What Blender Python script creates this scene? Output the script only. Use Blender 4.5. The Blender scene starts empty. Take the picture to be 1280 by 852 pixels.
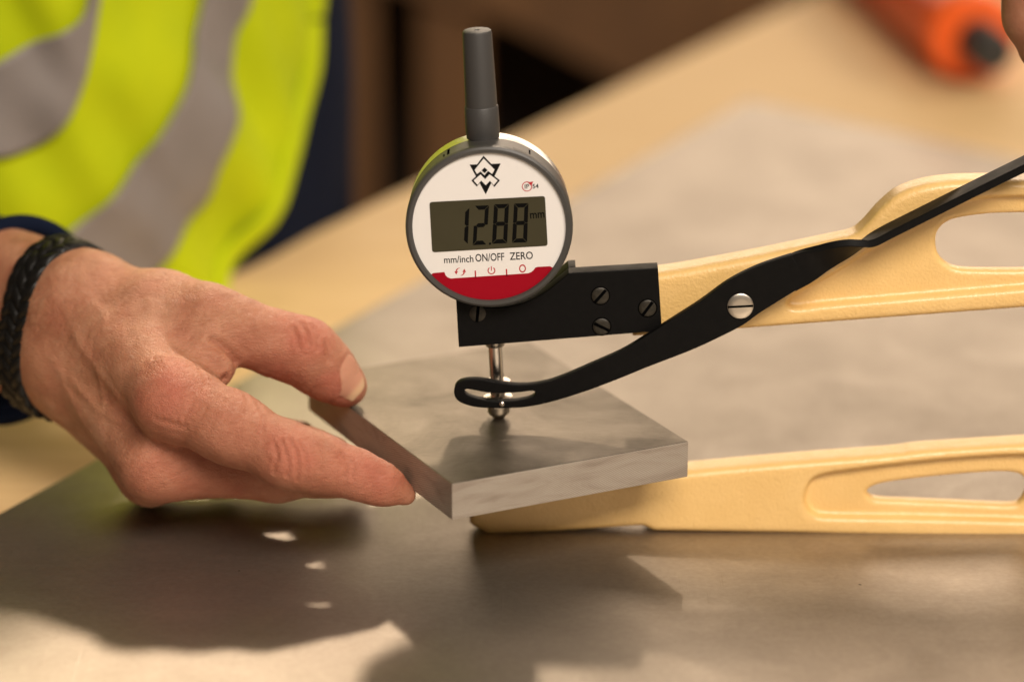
# Thickness measurement on a steel plate: close-up, built in world space (millimetres scaled to metres).
import bpy, bmesh, math, random
import numpy as np
from mathutils import Vector, Matrix
random.seed(7); rng = np.random.default_rng(7)
S = bpy.context.scene
C = S.collection
MM = 0.001

# ------------------------------------------------------------------ camera
cam_d = bpy.data.cameras.new('camera'); cam = bpy.data.objects.new('camera', cam_d); C.objects.link(cam)
S.camera = cam
cam.location = (0.00447, -1.02516, 0.41451)
cam.rotation_euler = (math.radians(90 - 18.5), 0, 0)
cam_d.sensor_width = 36; cam_d.lens = 36 * 3900 / 1280
cam_d.clip_start = 0.02; cam_d.clip_end = 60
cam_d.dof.use_dof = True
cam_d.dof.focus_distance = 1.0610
cam_d.dof.aperture_fstop = 4.0
# ------------------------------------------------------------------ world, lamps, exposure
W = bpy.data.worlds.new('World'); S.world = W; W.use_nodes = True
W.node_tree.nodes['Background'].inputs[0].default_value = (1.0, 0.82, 0.65, 1)
W.node_tree.nodes['Background'].inputs[1].default_value = 0.13
def lamp(name, loc, target, sx, sy, watt, col, spread=180):
    d = bpy.data.lights.new(name, 'AREA'); d.shape = 'RECTANGLE'; d.size = sx; d.size_y = sy
    d.energy = watt; d.color = col; d.spread = math.radians(spread)
    o = bpy.data.objects.new(name, d); C.objects.link(o); o.location = loc
    o.rotation_euler = (Vector(target) - Vector(loc)).to_track_quat('-Z', 'Y').to_euler()
    return o
def spot(name, loc, target, watt, col, deg, blend, radius):
    d = bpy.data.lights.new(name, 'SPOT'); d.energy = watt; d.color = col; d.spot_size = math.radians(deg); d.spot_blend = blend; d.shadow_soft_size = radius
    o = bpy.data.objects.new(name, d); C.objects.link(o); o.location = loc
    o.rotation_euler = (Vector(target) - Vector(loc)).to_track_quat('-Z', 'Y').to_euler()
spot('back_spot_lamp', (0.12, 2.35, 2.30), (-0.275, -0.15, 0), 760, (1.0, 0.80, 0.60), 8.6, .9, 0.17)
lamp('back_ceiling_lamp', (0.35, 2.3, 2.3), (0.1, 0, 0), 0.8, 0.8, 7, (1.0, 0.81, 0.62))
lamp('sheet_glare_fill', (0.7, 3.4, 0.95), (0.1, 0.3, 0), 2.6, 0.8, 33, (1.0, 0.775, 0.57))  # added source out of view, brightens the far sheet by its reflection
lamp('front_ceiling_lamp', (0.55, -1.45, 1.45), (0, 0, 0.05), 1.2, 0.7, 56, (1.0, 0.885, 0.765))
lamp('side_ceiling_lamp', (1.9, 0.5, 1.5), (0, 0.1, 0.05), 0.8, 0.6, 18, (1.0, 0.86, 0.70))
S.view_settings.view_transform = 'Standard'; S.view_settings.look = 'None'
S.view_settings.exposure = 0.0; S.view_settings.gamma = 1.0; S.view_settings.use_curve_mapping = False
S.render.engine = 'CYCLES'
S.cycles.use_denoising = True
S.cycles.max_bounces = 8

# ------------------------------------------------------------------ helpers
def tag(o, label=None, cat=None, group=None, kind=None):
    if label: o['label'] = label
    if cat: o['category'] = cat
    if group: o['group'] = group
    if kind: o['kind'] = kind
    return o
def empty(name, loc=(0, 0, 0)):
    o = bpy.data.objects.new(name, None); C.objects.link(o); o.empty_display_size = 0.02
    o.location = loc; return o
bpy_children = []
def link(name, me, mat, parent=None, smooth=False):
    o = bpy.data.objects.new(name, me); C.objects.link(o)
    if mat:
        me.materials.clear(); me.materials.append(mat)
    if smooth:
        me.polygons.foreach_set('use_smooth', [True] * len(me.polygons))
    if parent is not None:
        o.parent = parent
        bpy_children.append((o, parent))
    return o
def mobj(name, verts, faces, mat, parent=None, smooth=False):
    """verts in millimetres"""
    me = bpy.data.meshes.new(name)
    v = np.asarray(verts, dtype=float) * MM
    me.from_pydata(v.tolist(), [], [list(map(int, f)) for f in faces]); me.update()
    return link(name, me, mat, parent, smooth)
def bake(me):
    return me
def from_bm(name, bm, mat, parent=None, smooth=False):
    me = bpy.data.meshes.new(name); bmesh.ops.recalc_face_normals(bm, faces=bm.faces)
    for v in bm.verts: v.co *= MM
    bm.to_mesh(me); bm.free()
    return link(name, me, mat, parent, smooth)
def catmull(pts, n=8, closed=True):
    P = np.asarray(pts, float); N = len(P); out = []
    rngi = range(N) if closed else range(N - 1)
    for i in rngi:
        if closed: p0, p1, p2, p3 = P[i - 1], P[i], P[(i + 1) % N], P[(i + 2) % N]
        else: p0, p1, p2, p3 = P[max(i - 1, 0)], P[i], P[i + 1], P[min(i + 2, N - 1)]
        for k in range(n):
            t = k / n
            out.append(.5 * ((2 * p1) + (-p0 + p2) * t + (2 * p0 - 5 * p1 + 4 * p2 - p3) * t * t + (-p0 + 3 * p1 - 3 * p2 + p3) * t ** 3))
    if not closed: out.append(P[-1])
    return np.array(out)
def xz(pts):
    return [(p[0], p[2]) for p in pts]
def curve_mesh(loops, half, bevel=0.0, res=2):
    """filled outline(s) in local XY (mm) extruded +-half along Z, bevelled; returns verts (mm), faces"""
    cu = bpy.data.curves.new('tmp', 'CURVE'); cu.dimensions = '2D'; cu.fill_mode = 'BOTH'
    cu.extrude = max(half - bevel, 0); cu.bevel_depth = bevel; cu.bevel_resolution = res; cu.offset = -bevel
    for lp in loops:
        sp = cu.splines.new('POLY'); sp.points.add(len(lp) - 1)
        for i, (x, y) in enumerate(lp): sp.points[i].co = (x, y, 0, 1)
        sp.use_cyclic_u = True
    ob = bpy.data.objects.new('tmp', cu); C.objects.link(ob)
    dg = bpy.context.evaluated_depsgraph_get(); dg.update()
    me = bpy.data.meshes.new_from_object(ob.evaluated_get(dg))
    v = np.array([q.co[:] for q in me.vertices]); f = [list(p.vertices) for p in me.polygons]
    bpy.data.objects.remove(ob); bpy.data.curves.remove(cu); bpy.data.meshes.remove(me)
    return v, f
def slab(name, loops, y0, y1, mat, parent=None, bevel=0.0, smooth=False, auto=True):
    """outline in X,Z (mm), solid between y0 (front) and y1 (back)"""
    v, f = curve_mesh(loops, (y1 - y0) / 2, bevel)
    w = np.stack([v[:, 0], (y0 + y1) / 2 - v[:, 2], v[:, 1]], 1)
    return mobj(name, w, f, mat, parent, smooth)
def lathe_vf(profile, n=64, close=True):
    """profile [(radius, axial)]; axis = local Z"""
    V = []; F = []; m = len(profile)
    for i in range(n):
        a = 2 * math.pi * i / n
        for r, z in profile: V.append((r * math.cos(a), r * math.sin(a), z))
    for i in range(n):
        j = (i + 1) % n
        for k in range(m - 1): F.append((i * m + k, j * m + k, j * m + k + 1, i * m + k + 1))
    if close:
        F.append([i * m for i in range(n)][::-1]); F.append([i * m + m - 1 for i in range(n)])
    return np.array(V), F
def axis_mat(d, up=(0, 0, 1)):
    d = np.array(d, float); d /= np.linalg.norm(d); u = np.array(up, float)
    if abs(d @ u) > .98: u = np.array((0, 1., 0))
    x = np.cross(u, d); x /= np.linalg.norm(x); y = np.cross(d, x)
    return np.stack([x, y, d], 1)
def lathe(name, profile, org, d, mat, parent=None, n=64, smooth=True, close=True):
    V, F = lathe_vf(profile, n, close)
    w = V @ axis_mat(d).T + np.array(org)
    o = mobj(name, w, F, mat, parent, False)
    if smooth:
        sm = [len(p.vertices) <= 4 for p in o.data.polygons]
        o.data.polygons.foreach_set('use_smooth', sm)
        try: o.data.set_sharp_from_angle(angle=math.radians(38))
        except Exception: pass
    return o
def sharp(o, deg=35):
    o.data.polygons.foreach_set('use_smooth', [True] * len(o.data.polygons))
    o.data.set_sharp_from_angle(angle=math.radians(deg)); return o
def box_bm(bm, lo, hi):
    vs = [bm.verts.new((x, y, z)) for x in (lo[0], hi[0]) for y in (lo[1], hi[1]) for z in (lo[2], hi[2])]
    for f in ((0, 1, 3, 2), (4, 6, 7, 5), (0, 4, 5, 1), (2, 3, 7, 6), (0, 2, 6, 4), (1, 5, 7, 3)): bm.faces.new([vs[i] for i in f])
    return vs
def box(name, lo, hi, mat, parent=None, bev=0.0):
    bm = bmesh.new(); box_bm(bm, lo, hi)
    if bev: bmesh.ops.bevel(bm, geom=bm.edges[:], offset=bev, segments=2, affect='EDGES', profile=.5)
    return from_bm(name, bm, mat, parent)
# --- signed-distance modelling
def surface_nets(F, org, h):
    F = F.astype(np.float32); nx, ny, nz = F.shape
    ins = F < 0
    cc = np.zeros((nx - 1, ny - 1, nz - 1), np.int8)
    for a in (0, 1):
        for b in (0, 1):
            for c in (0, 1): cc += ins[a:nx - 1 + a, b:ny - 1 + b, c:nz - 1 + c]
    act = np.argwhere((cc > 0) & (cc < 8))
    idx = -np.ones(cc.shape, np.int64); idx[tuple(act.T)] = np.arange(len(act))
    acc = np.zeros((len(act), 3)); cnt = np.zeros(len(act))
    cor = [(a, b, c) for a in (0, 1) for b in (0, 1) for c in (0, 1)]
    for p in cor:
        for ax in range(3):
            if p[ax]: continue
            q = list(p); q[ax] = 1
            f0 = F[act[:, 0] + p[0], act[:, 1] + p[1], act[:, 2] + p[2]]
            f1 = F[act[:, 0] + q[0], act[:, 1] + q[1], act[:, 2] + q[2]]
            m = (f0 < 0) != (f1 < 0)
            t = np.where(m, f0 / np.where(m, f0 - f1, 1), 0)
            pos = np.tile(np.array(p, float), (len(act), 1)); pos[:, ax] += t
            acc[m] += pos[m]; cnt[m] += 1
    V = np.array(org) + h * (act + acc / np.maximum(cnt, 1)[:, None])
    Q = []
    for ax in range(3):
        b, c = [(1, 2), (2, 0), (0, 1)][ax]
        sl0 = [slice(None)] * 3; sl1 = [slice(None)] * 3
        sl0[ax] = slice(0, -1); sl1[ax] = slice(1, None)
        a0 = ins[tuple(sl0)]; a1 = ins[tuple(sl1)]
        e = np.argwhere(a0 != a1)
        e = e[(e[:, b] > 0) & (e[:, c] > 0) & (e[:, b] < F.shape[b] - 1) & (e[:, c] < F.shape[c] - 1)]
        fl = a0[tuple(e.T)]
        def cell(db, dc):
            g = e.copy(); g[:, b] -= db; g[:, c] -= dc; return idx[tuple(g.T)]
        q = np.stack([cell(1, 1), cell(0, 1), cell(0, 0), cell(1, 0)], 1)
        q[~fl] = q[~fl][:, ::-1]
        Q.append(q)
    return V, np.concatenate(Q)
def fast_mesh(name, V, Q, mat, parent=None, smooth=True, attrs=None):
    me = bpy.data.meshes.new(name)
    me.vertices.add(len(V)); me.vertices.foreach_set('co', (V * MM).astype(np.float32).ravel())
    me.loops.add(Q.size); me.loops.foreach_set('vertex_index', Q.astype(np.int32).ravel())
    me.polygons.add(len(Q)); me.polygons.foreach_set('loop_start', np.arange(0, Q.size, Q.shape[1], dtype=np.int32))
    me.update(calc_edges=True); me.validate()
    for k, a in (attrs or {}).items():
        at = me.attributes.new(k, 'FLOAT', 'POINT'); at.data.foreach_set('value', a.astype(np.float32))
    return link(name, me, mat, parent, smooth)
def laplace(V, Q, it=2, lam=.5):
    n = len(V); e = np.concatenate([Q[:, [i, (i + 1) % Q.shape[1]]] for i in range(Q.shape[1])])
    for _ in range(it):
        s = np.zeros_like(V); c = np.zeros(n)
        for k in range(3):
            s[:, k] = np.bincount(e[:, 0], V[e[:, 1], k], n) + np.bincount(e[:, 1], V[e[:, 0], k], n)
        c = np.bincount(e[:, 0], minlength=n) + np.bincount(e[:, 1], minlength=n)
        V = V + lam * (s / np.maximum(c, 1)[:, None] - V)
    return V
def vnormals(V, Q):
    fn = np.cross(V[Q[:, 2]] - V[Q[:, 0]], V[Q[:, 3]] - V[Q[:, 1]])
    N = np.zeros_like(V)
    for i in range(4):
        for k in range(3): N[:, k] += np.bincount(Q[:, i], fn[:, k], len(V))
    return N / np.maximum(np.linalg.norm(N, axis=1), 1e-9)[:, None]
def smin(a, b, k):
    h = np.maximum(k - np.abs(a - b), 0) / k
    return np.minimum(a, b) - h * h * k * .25
def smax(a, b, k): return -smin(-a, -b, k)
def d_cone(X, Y, Z, p0, r0, p1, r1):
    d = np.array(p1, float) - np.array(p0, float); L2 = max(d @ d, 1e-6)
    t = np.clip(((X - p0[0]) * d[0] + (Y - p0[1]) * d[1] + (Z - p0[2]) * d[2]) / L2, 0, 1)
    return np.sqrt((X - p0[0] - t * d[0]) ** 2 + (Y - p0[1] - t * d[1]) ** 2 + (Z - p0[2] - t * d[2]) ** 2) - (r0 + (r1 - r0) * t)
def grid_eval(prims, lo, hi, h, big=60.0):
    lo = np.array(lo, float); n = np.ceil((np.array(hi) - lo) / h).astype(int) + 1
    ax = [lo[i] + h * np.arange(n[i]) for i in range(3)]
    F = np.full(tuple(n), big, np.float32)
    for (p0, r0, p1, r1, k) in prims:
        m = max(r0, r1) + k + 3
        a = np.minimum(p0, p1) - m; b = np.maximum(p0, p1) + m
        s = [slice(max(0, int((a[i] - lo[i]) / h)), max(0, min(n[i], int((b[i] - lo[i]) / h) + 2))) for i in range(3)]
        if any(q.stop <= q.start for q in s): continue
        X, Y, Z = np.meshgrid(ax[0][s[0]], ax[1][s[1]], ax[2][s[2]], indexing='ij', sparse=True)
        F[tuple(s)] = smin(F[tuple(s)], d_cone(X, Y, Z, p0, r0, p1, r1), k)
    return F, lo
def point_eval(prims, P):
    F = np.full(len(P), 60.0)
    for (p0, r0, p1, r1, k) in prims: F = smin(F, d_cone(P[:, 0], P[:, 1], P[:, 2], p0, r0, p1, r1), k)
    return F
def poly_sdf(px, pz, poly):
    """signed distance (negative inside) from points to a closed polygon"""
    poly = np.asarray(poly, float); d = np.full(px.shape, 1e18); ins = np.zeros(px.shape, bool)
    for i in range(len(poly)):
        a = poly[i - 1]; b = poly[i]; ex, ez = b - a; L = ex * ex + ez * ez
        if L < 1e-12: continue
        t = np.clip(((px - a[0]) * ex + (pz - a[1]) * ez) / L, 0, 1)
        d = np.minimum(d, (px - a[0] - t * ex) ** 2 + (pz - a[1] - t * ez) ** 2)
        c = ((a[1] > pz) != (b[1] > pz))
        with np.errstate(divide='ignore', invalid='ignore'):
            ins ^= c & (px < (b[0] - a[0]) * (pz - a[1]) / (b[1] - a[1] if b[1] != a[1] else 1e-9) + a[0])
    d = np.sqrt(d); return np.where(ins, -d, d)
def vnoise(P, f, seed=0):
    """smooth value noise at points P (mm), frequency f per mm"""
    r = np.random.default_rng(seed); T = r.random((32, 32, 32))
    q = P * f; i = np.floor(q).astype(int); t = q - i; t = t * t * (3 - 2 * t); o = 0
    for a in (0, 1):
        for b in (0, 1):
            for c in (0, 1):
                w = (t[:, 0] if a else 1 - t[:, 0]) * (t[:, 1] if b else 1 - t[:, 1]) * (t[:, 2] if c else 1 - t[:, 2])
                o = o + w * T[(i[:, 0] + a) % 32, (i[:, 1] + b) % 32, (i[:, 2] + c) % 32]
    return o * 2 - 1

# ------------------------------------------------------------------ materials
class NT:
    def __init__(s, name):
        s.m = bpy.data.materials.new(name); s.m.use_nodes = True; s.t = s.m.node_tree; s.n = s.t.nodes
        s.b = s.n['Principled BSDF']; s.out = s.n['Material Output']
    def add(s, typ, **kw):
        n = s.n.new(typ)
        for k, v in kw.items(): setattr(n, k, v)
        return n
    def lk(s, a, b): s.t.links.new(a, b)
    def obj(s, scale=(1, 1, 1), rot=(0, 0, 0)):
        tc = s.add('ShaderNodeTexCoord'); mp = s.add('ShaderNodeMapping')
        mp.inputs['Scale'].default_value = scale; mp.inputs['Rotation'].default_value = rot
        s.lk(tc.outputs['Object'], mp.inputs[0]); return mp.outputs[0]
    def noise(s, vec, scale, detail=4, rough=.55, dist=0):
        n = s.add('ShaderNodeTexNoise'); n.inputs['Scale'].default_value = scale; n.inputs['Detail'].default_value = detail
        n.inputs['Roughness'].default_value = rough; n.inputs['Distortion'].default_value = dist
        s.lk(vec, n.inputs['Vector']); return n.outputs['Fac']
    def ramp(s, fac, stops):
        r = s.add('ShaderNodeValToRGB'); e = r.color_ramp.elements
        while len(e) < len(stops): e.new(.5)
        for q, (p, c) in zip(e, stops):
            q.position = p; q.color = (*c, 1) if not isinstance(c, float) else (c, c, c, 1)
        s.lk(fac, r.inputs[0]); return r.outputs[0]
    def mix(s, fac, a, b, blend='MIX'):
        m = s.add('ShaderNodeMix', data_type='RGBA', blend_type=blend)
        for inp, v in ((m.inputs[0], fac), (m.inputs[6], a), (m.inputs[7], b)):
            if hasattr(v, 'is_output'): s.lk(v, inp)
            elif isinstance(v, tuple): inp.default_value = (*v, 1) if len(v) == 3 else v
            else: inp.default_value = v
        return m.outputs[2]
    def attr(s, name):
        a = s.add('ShaderNodeAttribute'); a.attribute_name = name; return a.outputs['Fac']
    def math(s, op, a, b=0.0):
        m = s.add('ShaderNodeMath', operation=op)
        for i, v in ((0, a), (1, b)):
            if hasattr(v, 'is_output'): s.lk(v, m.inputs[i])
            else: m.inputs[i].default_value = v
        return m.outputs[0]
    def bump(s, h, strength=.3, dist=.0005, prev=None):
        b = s.add('ShaderNodeBump'); b.inputs['Strength'].default_value = strength; b.inputs['Distance'].default_value = dist
        s.lk(h, b.inputs['Height'])
        if prev is not None: s.lk(prev, b.inputs['Normal'])
        s.lk(b.outputs[0], s.b.inputs['Normal']); return b.outputs[0]
    def set(s, **kw):
        for k, v in kw.items():
            i = s.b.inputs[k.replace('_', ' ')]
            if hasattr(v, 'is_output'): s.lk(v, i)
            elif isinstance(v, tuple): i.default_value = (*v, 1) if len(v) < len(i.default_value) else v
            else: i.default_value = v
        return s
def plain(name, col, rough=.5, metal=0.0, bump=None, **kw):
    t = NT(name); t.set(Base_Color=col, Roughness=rough, Metallic=metal, **kw)
    if bump: t.bump(t.noise(t.obj(), bump[0], 3), bump[1], bump[2])
    return t.m
# cast frame: cream-yellow hammer paint
t = NT('yellow_paint'); v = t.obj()
t.set(Base_Color=t.ramp(t.noise(v, 60, 4), [(.3, (.76, .485, .172)), (.7, (.81, .53, .20))]),
      Roughness=t.ramp(t.noise(v, 300, 3), [(.3, .32), (.7, .46)]), Coat_Weight=.3, Coat_Roughness=.18)
n1 = t.bump(t.noise(v, 950, 3, .6), .62, .0005); t.bump(t.noise(v, 260, 2), .16, .0008, n1); M_YEL = t.m
# satin black anodised
t = NT('black_anodised'); v = t.obj()
t.set(Base_Color=t.ramp(t.noise(v, 400, 4), [(.3, (.0022, .002, .0019)), (.8, (.004, .0036, .0033))]), Roughness=t.ramp(t.noise(v, 150, 4), [(.3, .50), (.7, .62)]), Specular_IOR_Level=.13)
t.bump(t.noise(v, 3000, 2), .12, .0001); M_BLK = t.m
t = NT('black_oxide_screw'); v = t.obj((1, 1, 1))
t.set(Base_Color=t.ramp(t.noise(v, 900, 4), [(.3, (.015, .0125, .008)), (.7, (.034, .028, .018))]), Roughness=.45, Metallic=.3)
t.bump(t.noise(v, 1800, 4), .35, .0002); M_SCR = t.m
M_SLOT = plain('slot_dark', (.002, .002, .002), .9, Specular_IOR_Level=0.0)
t = NT('polished_steel'); v = t.obj((1, 1, 1))
t.set(Base_Color=(.62, .58, .53), Metallic=1.0, Roughness=t.ramp(t.noise(v, 300, 3), [(.3, .16), (.7, .28)])); M_STL = t.m
t = NT('turned_screw'); v = t.obj((40, 1, 1), (0, .5, 0))
t.set(Base_Color=(.55, .50, .43), Metallic=1.0, Roughness=.34); t.bump(t.noise(v, 200, 3), .25, .0001); M_SLV = t.m
t = NT('satin_aluminium'); v = t.obj()
t.set(Base_Color=(.72, .70, .67), Metallic=1.0, Roughness=t.ramp(t.noise(v, 500, 3), [(.3, .26), (.7, .36)])); M_ALU = t.m
t = NT('grey_plastic'); v = t.obj()
t.set(Base_Color=(.050, .047, .043), Roughness=.46); t.bump(t.noise(v, 2500, 2), .15, .00015); M_BEZ = t.m
t = NT('cap_plastic'); v = t.obj()
t.set(Base_Color=(.040, .038, .036), Roughness=.5); t.bump(t.noise(v, 2000, 3), .25, .0002); M_CAP = t.m
M_FACE = plain('dial_white', (.74, .71, .68), .38)
M_RED = plain('print_red', (.29, .0005, .010), .45, Specular_IOR_Level=.15)
M_REDL = plain('print_red_line', (.42, .012, .022), .45)
M_INK = plain('print_black', (.005, .0045, .0045), .6, Specular_IOR_Level=.1)
t = NT('lcd_glass'); v = t.obj(); t.set(Base_Color=t.ramp(t.noise(v, 60, 2), [(.3, (.040, .035, .017)), (.7, (.047, .041, .021))]), Roughness=.4, Specular_IOR_Level=.25); M_LCD = t.m
M_LCDI = plain('lcd_segment', (.003, .003, .0025), .6, Specular_IOR_Level=.06)
# hot-rolled / ground steel plate
t = NT('plate_top_steel'); v = t.obj()
blot = t.noise(v, 26, 8, .72, .5); fine = t.noise(t.obj((1, 18, 1), (0, 0, .47)), 160, 6, .65)
c = t.mix(.55, t.ramp(blot, [(.28, (.066, .052, .034)), (.5, (.148, .120, .084)), (.72, (.22, .186, .138))]), t.ramp(fine, [(.3, (.105, .088, .066)), (.7, (.215, .185, .145))]))
t.set(Base_Color=c, Metallic=.85, Roughness=t.ramp(blot, [(.3, .55), (.7, .40)])); t.bump(fine, .12, .00015); M_PLT = t.m
t = NT('plate_sawn_edge'); v = t.obj()
wv = t.add('ShaderNodeTexWave', wave_type='BANDS', bands_direction='DIAGONAL'); wv.inputs['Scale'].default_value = 520; wv.inputs['Distortion'].default_value = 3.0; wv.inputs['Detail'].default_value = 2; wv.inputs['Detail Scale'].default_value = .6
t.lk(t.obj((.8, .8, 1.6)), wv.inputs['Vector'])
bl = t.noise(t.obj((1, 1, 5)), 34, 6, .62, .8)
c = t.mix(.30, t.ramp(bl, [(.3, (.34, .275, .22)), (.5, (.46, .395, .325)), (.7, (.50, .44, .37))]), wv.outputs['Color'], 'MULTIPLY')
t.set(Base_Color=c, Metallic=.5, Roughness=t.ramp(bl, [(.3, .62), (.7, .50)])); t.bump(wv.outputs['Fac'], .14, .00012); M_EDG = t.m
# big satin steel sheet on the table
t = NT('sheet_steel'); v = t.obj()
bl = t.noise(v, 9, 6, .6, .8); fi = t.noise(t.obj((1, 1, 1)), 420, 4, .65); br = t.noise(t.obj((2.0, 30, 1), (0, 0, -1.05)), 20, 5, .6)
md = t.noise(v, 34, 6, .66, .9)
c = t.mix(.3, t.mix(.5, t.ramp(bl, [(.3, (.31, .265, .215)), (.7, (.45, .40, .34))]), t.ramp(md, [(.3, (.29, .245, .195)), (.7, (.47, .42, .36))])), t.ramp(fi, [(.25, (.24, .21, .175)), (.75, (.48, .43, .37))]))
vo = t.add('ShaderNodeTexNoise'); vo.inputs['Scale'].default_value = 160; vo.inputs['Detail'].default_value = 1; t.lk(v, vo.inputs['Vector'])
spk = t.ramp(vo.outputs['Fac'], [(.80, (0., 0., 0.)), (.815, (1., 1., 1.))])
c = t.mix(spk, c, (.10, .085, .07))
t.set(Base_Color=c, Metallic=.97, Roughness=t.ramp(t.mix(.4, t.mix(.5, bl, md), br), [(.25, .56), (.75, .40)]))
sc1 = t.ramp(t.noise(t.obj((60, 1.2, 1), (0, 0, .6)), 14, 3, .5), [(.67, (0., 0., 0.)), (.70, (1., 1., 1.))]); nb0 = t.bump(sc1, .25, .0002)
nb = t.bump(fi, .20, .0002, nb0); t.bump(br, .05, .0003, nb); M_SHT = t.m
t = NT('birch_wood'); v = t.obj((1, 14, 1), (0, 0, -1.08))
g = t.noise(v, 5, 6, .6, .3); g2 = t.noise(v, 22, 4, .6)
c = t.mix(.35, t.ramp(g, [(.3, (.71, .47, .215)), (.7, (.82, .575, .29))]), t.ramp(g2, [(.3, (.64, .42, .19)), (.7, (.84, .60, .31))]))
t.set(Base_Color=c, Roughness=.6, Specular_IOR_Level=.22); M_BIR = t.m
t = NT('dark_wood'); v = t.obj((9, 9, .8))
t.set(Base_Color=t.ramp(t.noise(v, 5, 5, .6, .4), [(.3, (.10, .045, .013)), (.7, (.17, .078, .024))]), Roughness=.6); M_DWD = t.m
t = NT('floor_board'); v = t.obj((1, 6, 1))
t.set(Base_Color=t.ramp(t.noise(v, 3, 5), [(.3, (.30, .17, .065)), (.7, (.38, .22, .09))]), Roughness=.55); M_FLR = t.m
M_VOID = plain('painted_shade', (.012, .007, .004), .8)  # near-black that stands for the shade behind the rack posts
# skin
t = NT('skin'); v = t.obj()
red = t.attr('red'); nail = t.attr('nail'); cre = t.attr('crease')
b1 = t.noise(v, 90, 5, .6, .4); b2 = t.noise(v, 420, 3, .6)
c = t.ramp(b1, [(.28, (.31, .128, .066)), (.5, (.42, .193, .106)), (.74, (.51, .260, .155))])
c = t.mix(t.math('MULTIPLY', red, .58), c, (.46, .105, .070))
sp = t.noise(v, 330, 2, .5); c = t.mix(t.math('MULTIPLY', t.ramp(sp, [(.66, (0., 0., 0.)), (.76, (1., 1., 1.))]), .35), c, (.36, .13, .07))
c = t.mix(t.math('MULTIPLY', cre, .55), c, (.36, .11, .06))
c = t.mix(nail, c, t.mix(t.attr('tip'), (.52, .255, .165), (.62, .40, .235)))
t.set(Base_Color=c, Roughness=t.mix(nail, t.ramp(b2, [(.3, .46), (.7, .58)]), (.30, .30, .30)), Subsurface_Weight=.22, Subsurface_Radius=(1.0, .35, .18), Subsurface_Scale=.0035, Specular_IOR_Level=.42)
vr = t.add('ShaderNodeTexVoronoi', feature='DISTANCE_TO_EDGE'); vr.inputs['Scale'].default_value = 1050
t.lk(t.mix(.004, v, t.add('ShaderNodeTexNoise').outputs['Color']), vr.inputs['Vector'])
ln = t.noise(t.obj((1, 1, 3.2), (0, -.75, 0)), 420, 4, .65, 1.2)
inv = t.math('SUBTRACT', 1.0, nail)
h1 = t.math('MULTIPLY', t.ramp(vr.outputs['Distance'], [(0, (0., 0., 0.)), (.22, (1., 1., 1.))]), inv)
k1 = t.bump(h1, .32, .0003); k2 = t.bump(t.math('MULTIPLY', ln, inv), .72, .0008, k1); M_SKN = t.m
# cloth
def cloth(name, c0, c1, rough=.8, sc=900, sheen=.2):
    t = NT(name); v = t.obj()
    t.set(Base_Color=t.ramp(t.noise(v, 25, 4), [(.3, c0), (.7, c1)]), Roughness=rough, Sheen_Weight=sheen)
    t.bump(t.noise(v, sc, 2), .3, .0004); return t.m
M_NAVY = cloth('navy_cloth', (.003, .006, .017), (.005, .009, .024), .9, 900, .0); M_NAVY.node_tree.nodes['Principled BSDF'].inputs['Specular IOR Level'].default_value = .1
M_HIV = cloth('hi_vis_fabric', (.39, .47, .002), (.46, .52, .0025), .75, 900, .05)
M_HIV.node_tree.nodes['Principled BSDF'].inputs['Specular IOR Level'].default_value = .15
M_TAPE = cloth('reflective_tape', (.19, .165, .15), (.23, .20, .185), .42, 500, 0)
t = NT('braided_leather'); v = t.obj(); t.set(Base_Color=t.ramp(t.noise(v, 500, 3), [(.3, (.003, .0026, .0022)), (.7, (.007, .006, .005))]), Roughness=.42, Specular_IOR_Level=.25); M_LEA = t.m
M_STRAP = plain('dark_strap', (.016, .012, .010), .38, 0, (500, .2, .0003))
M_ORG = plain('orange_plastic', (.92, .13, .015), .36)
M_RUB = plain('black_rubber', (.025, .025, .024), .5)
M_GRYP = plain('grey_plastic_end', (.26, .25, .23), .5)

# ================================================================== SETTING
fl = mobj('floor', [(-4000, -3000, -850), (5000, -3000, -850), (5000, 9000, -850), (-4000, 9000, -850)], [(0, 1, 2, 3)], M_FLR)
tag(fl, kind='structure')
wl = box('back_wall', (-4000, 8600, -850), (5000, 8700, 300), M_DWD); tag(wl, kind='structure')

# work table, its edge running away to the back right
TE = np.array((-72.24, 413.08)); TD = np.array((0.47034, 0.88249)); TN = np.array((TD[1], -TD[0]))
def tpt(s, w, z): q = TE + TD * s + TN * w; return (q[0], q[1], z)
tab = empty('work_table', (0, 0, -0.85)); tag(tab, 'pale birch work table under the grey steel sheet', 'table')
def tbox(name, s0, s1, w0, w1, z0, z1, mat, parent, bev=0):
    bm = bmesh.new(); vs = box_bm(bm, (s0, w0, z0), (s1, w1, z1))
    for q in vs: q.co = Vector(tpt(q.co.x, q.co.y, q.co.z))
    if bev: bmesh.ops.bevel(bm, geom=bm.edges[:], offset=bev, segments=2, affect='EDGES')
    return from_bm(name, bm, mat, parent)
tbox('table_top', -900, 1100, 0, 1000, -31.6, -1.6, M_BIR, tab, 2.5)
for s in (-840, 1040):
    for w in (60, 940): tbox('leg', s - 30, s + 30, w - 30, w + 30, -850, -31.6, M_BIR, tab)
tbox('apron', -810, 1010, 40, 62, -110, -31.6, M_BIR, tab)

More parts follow.
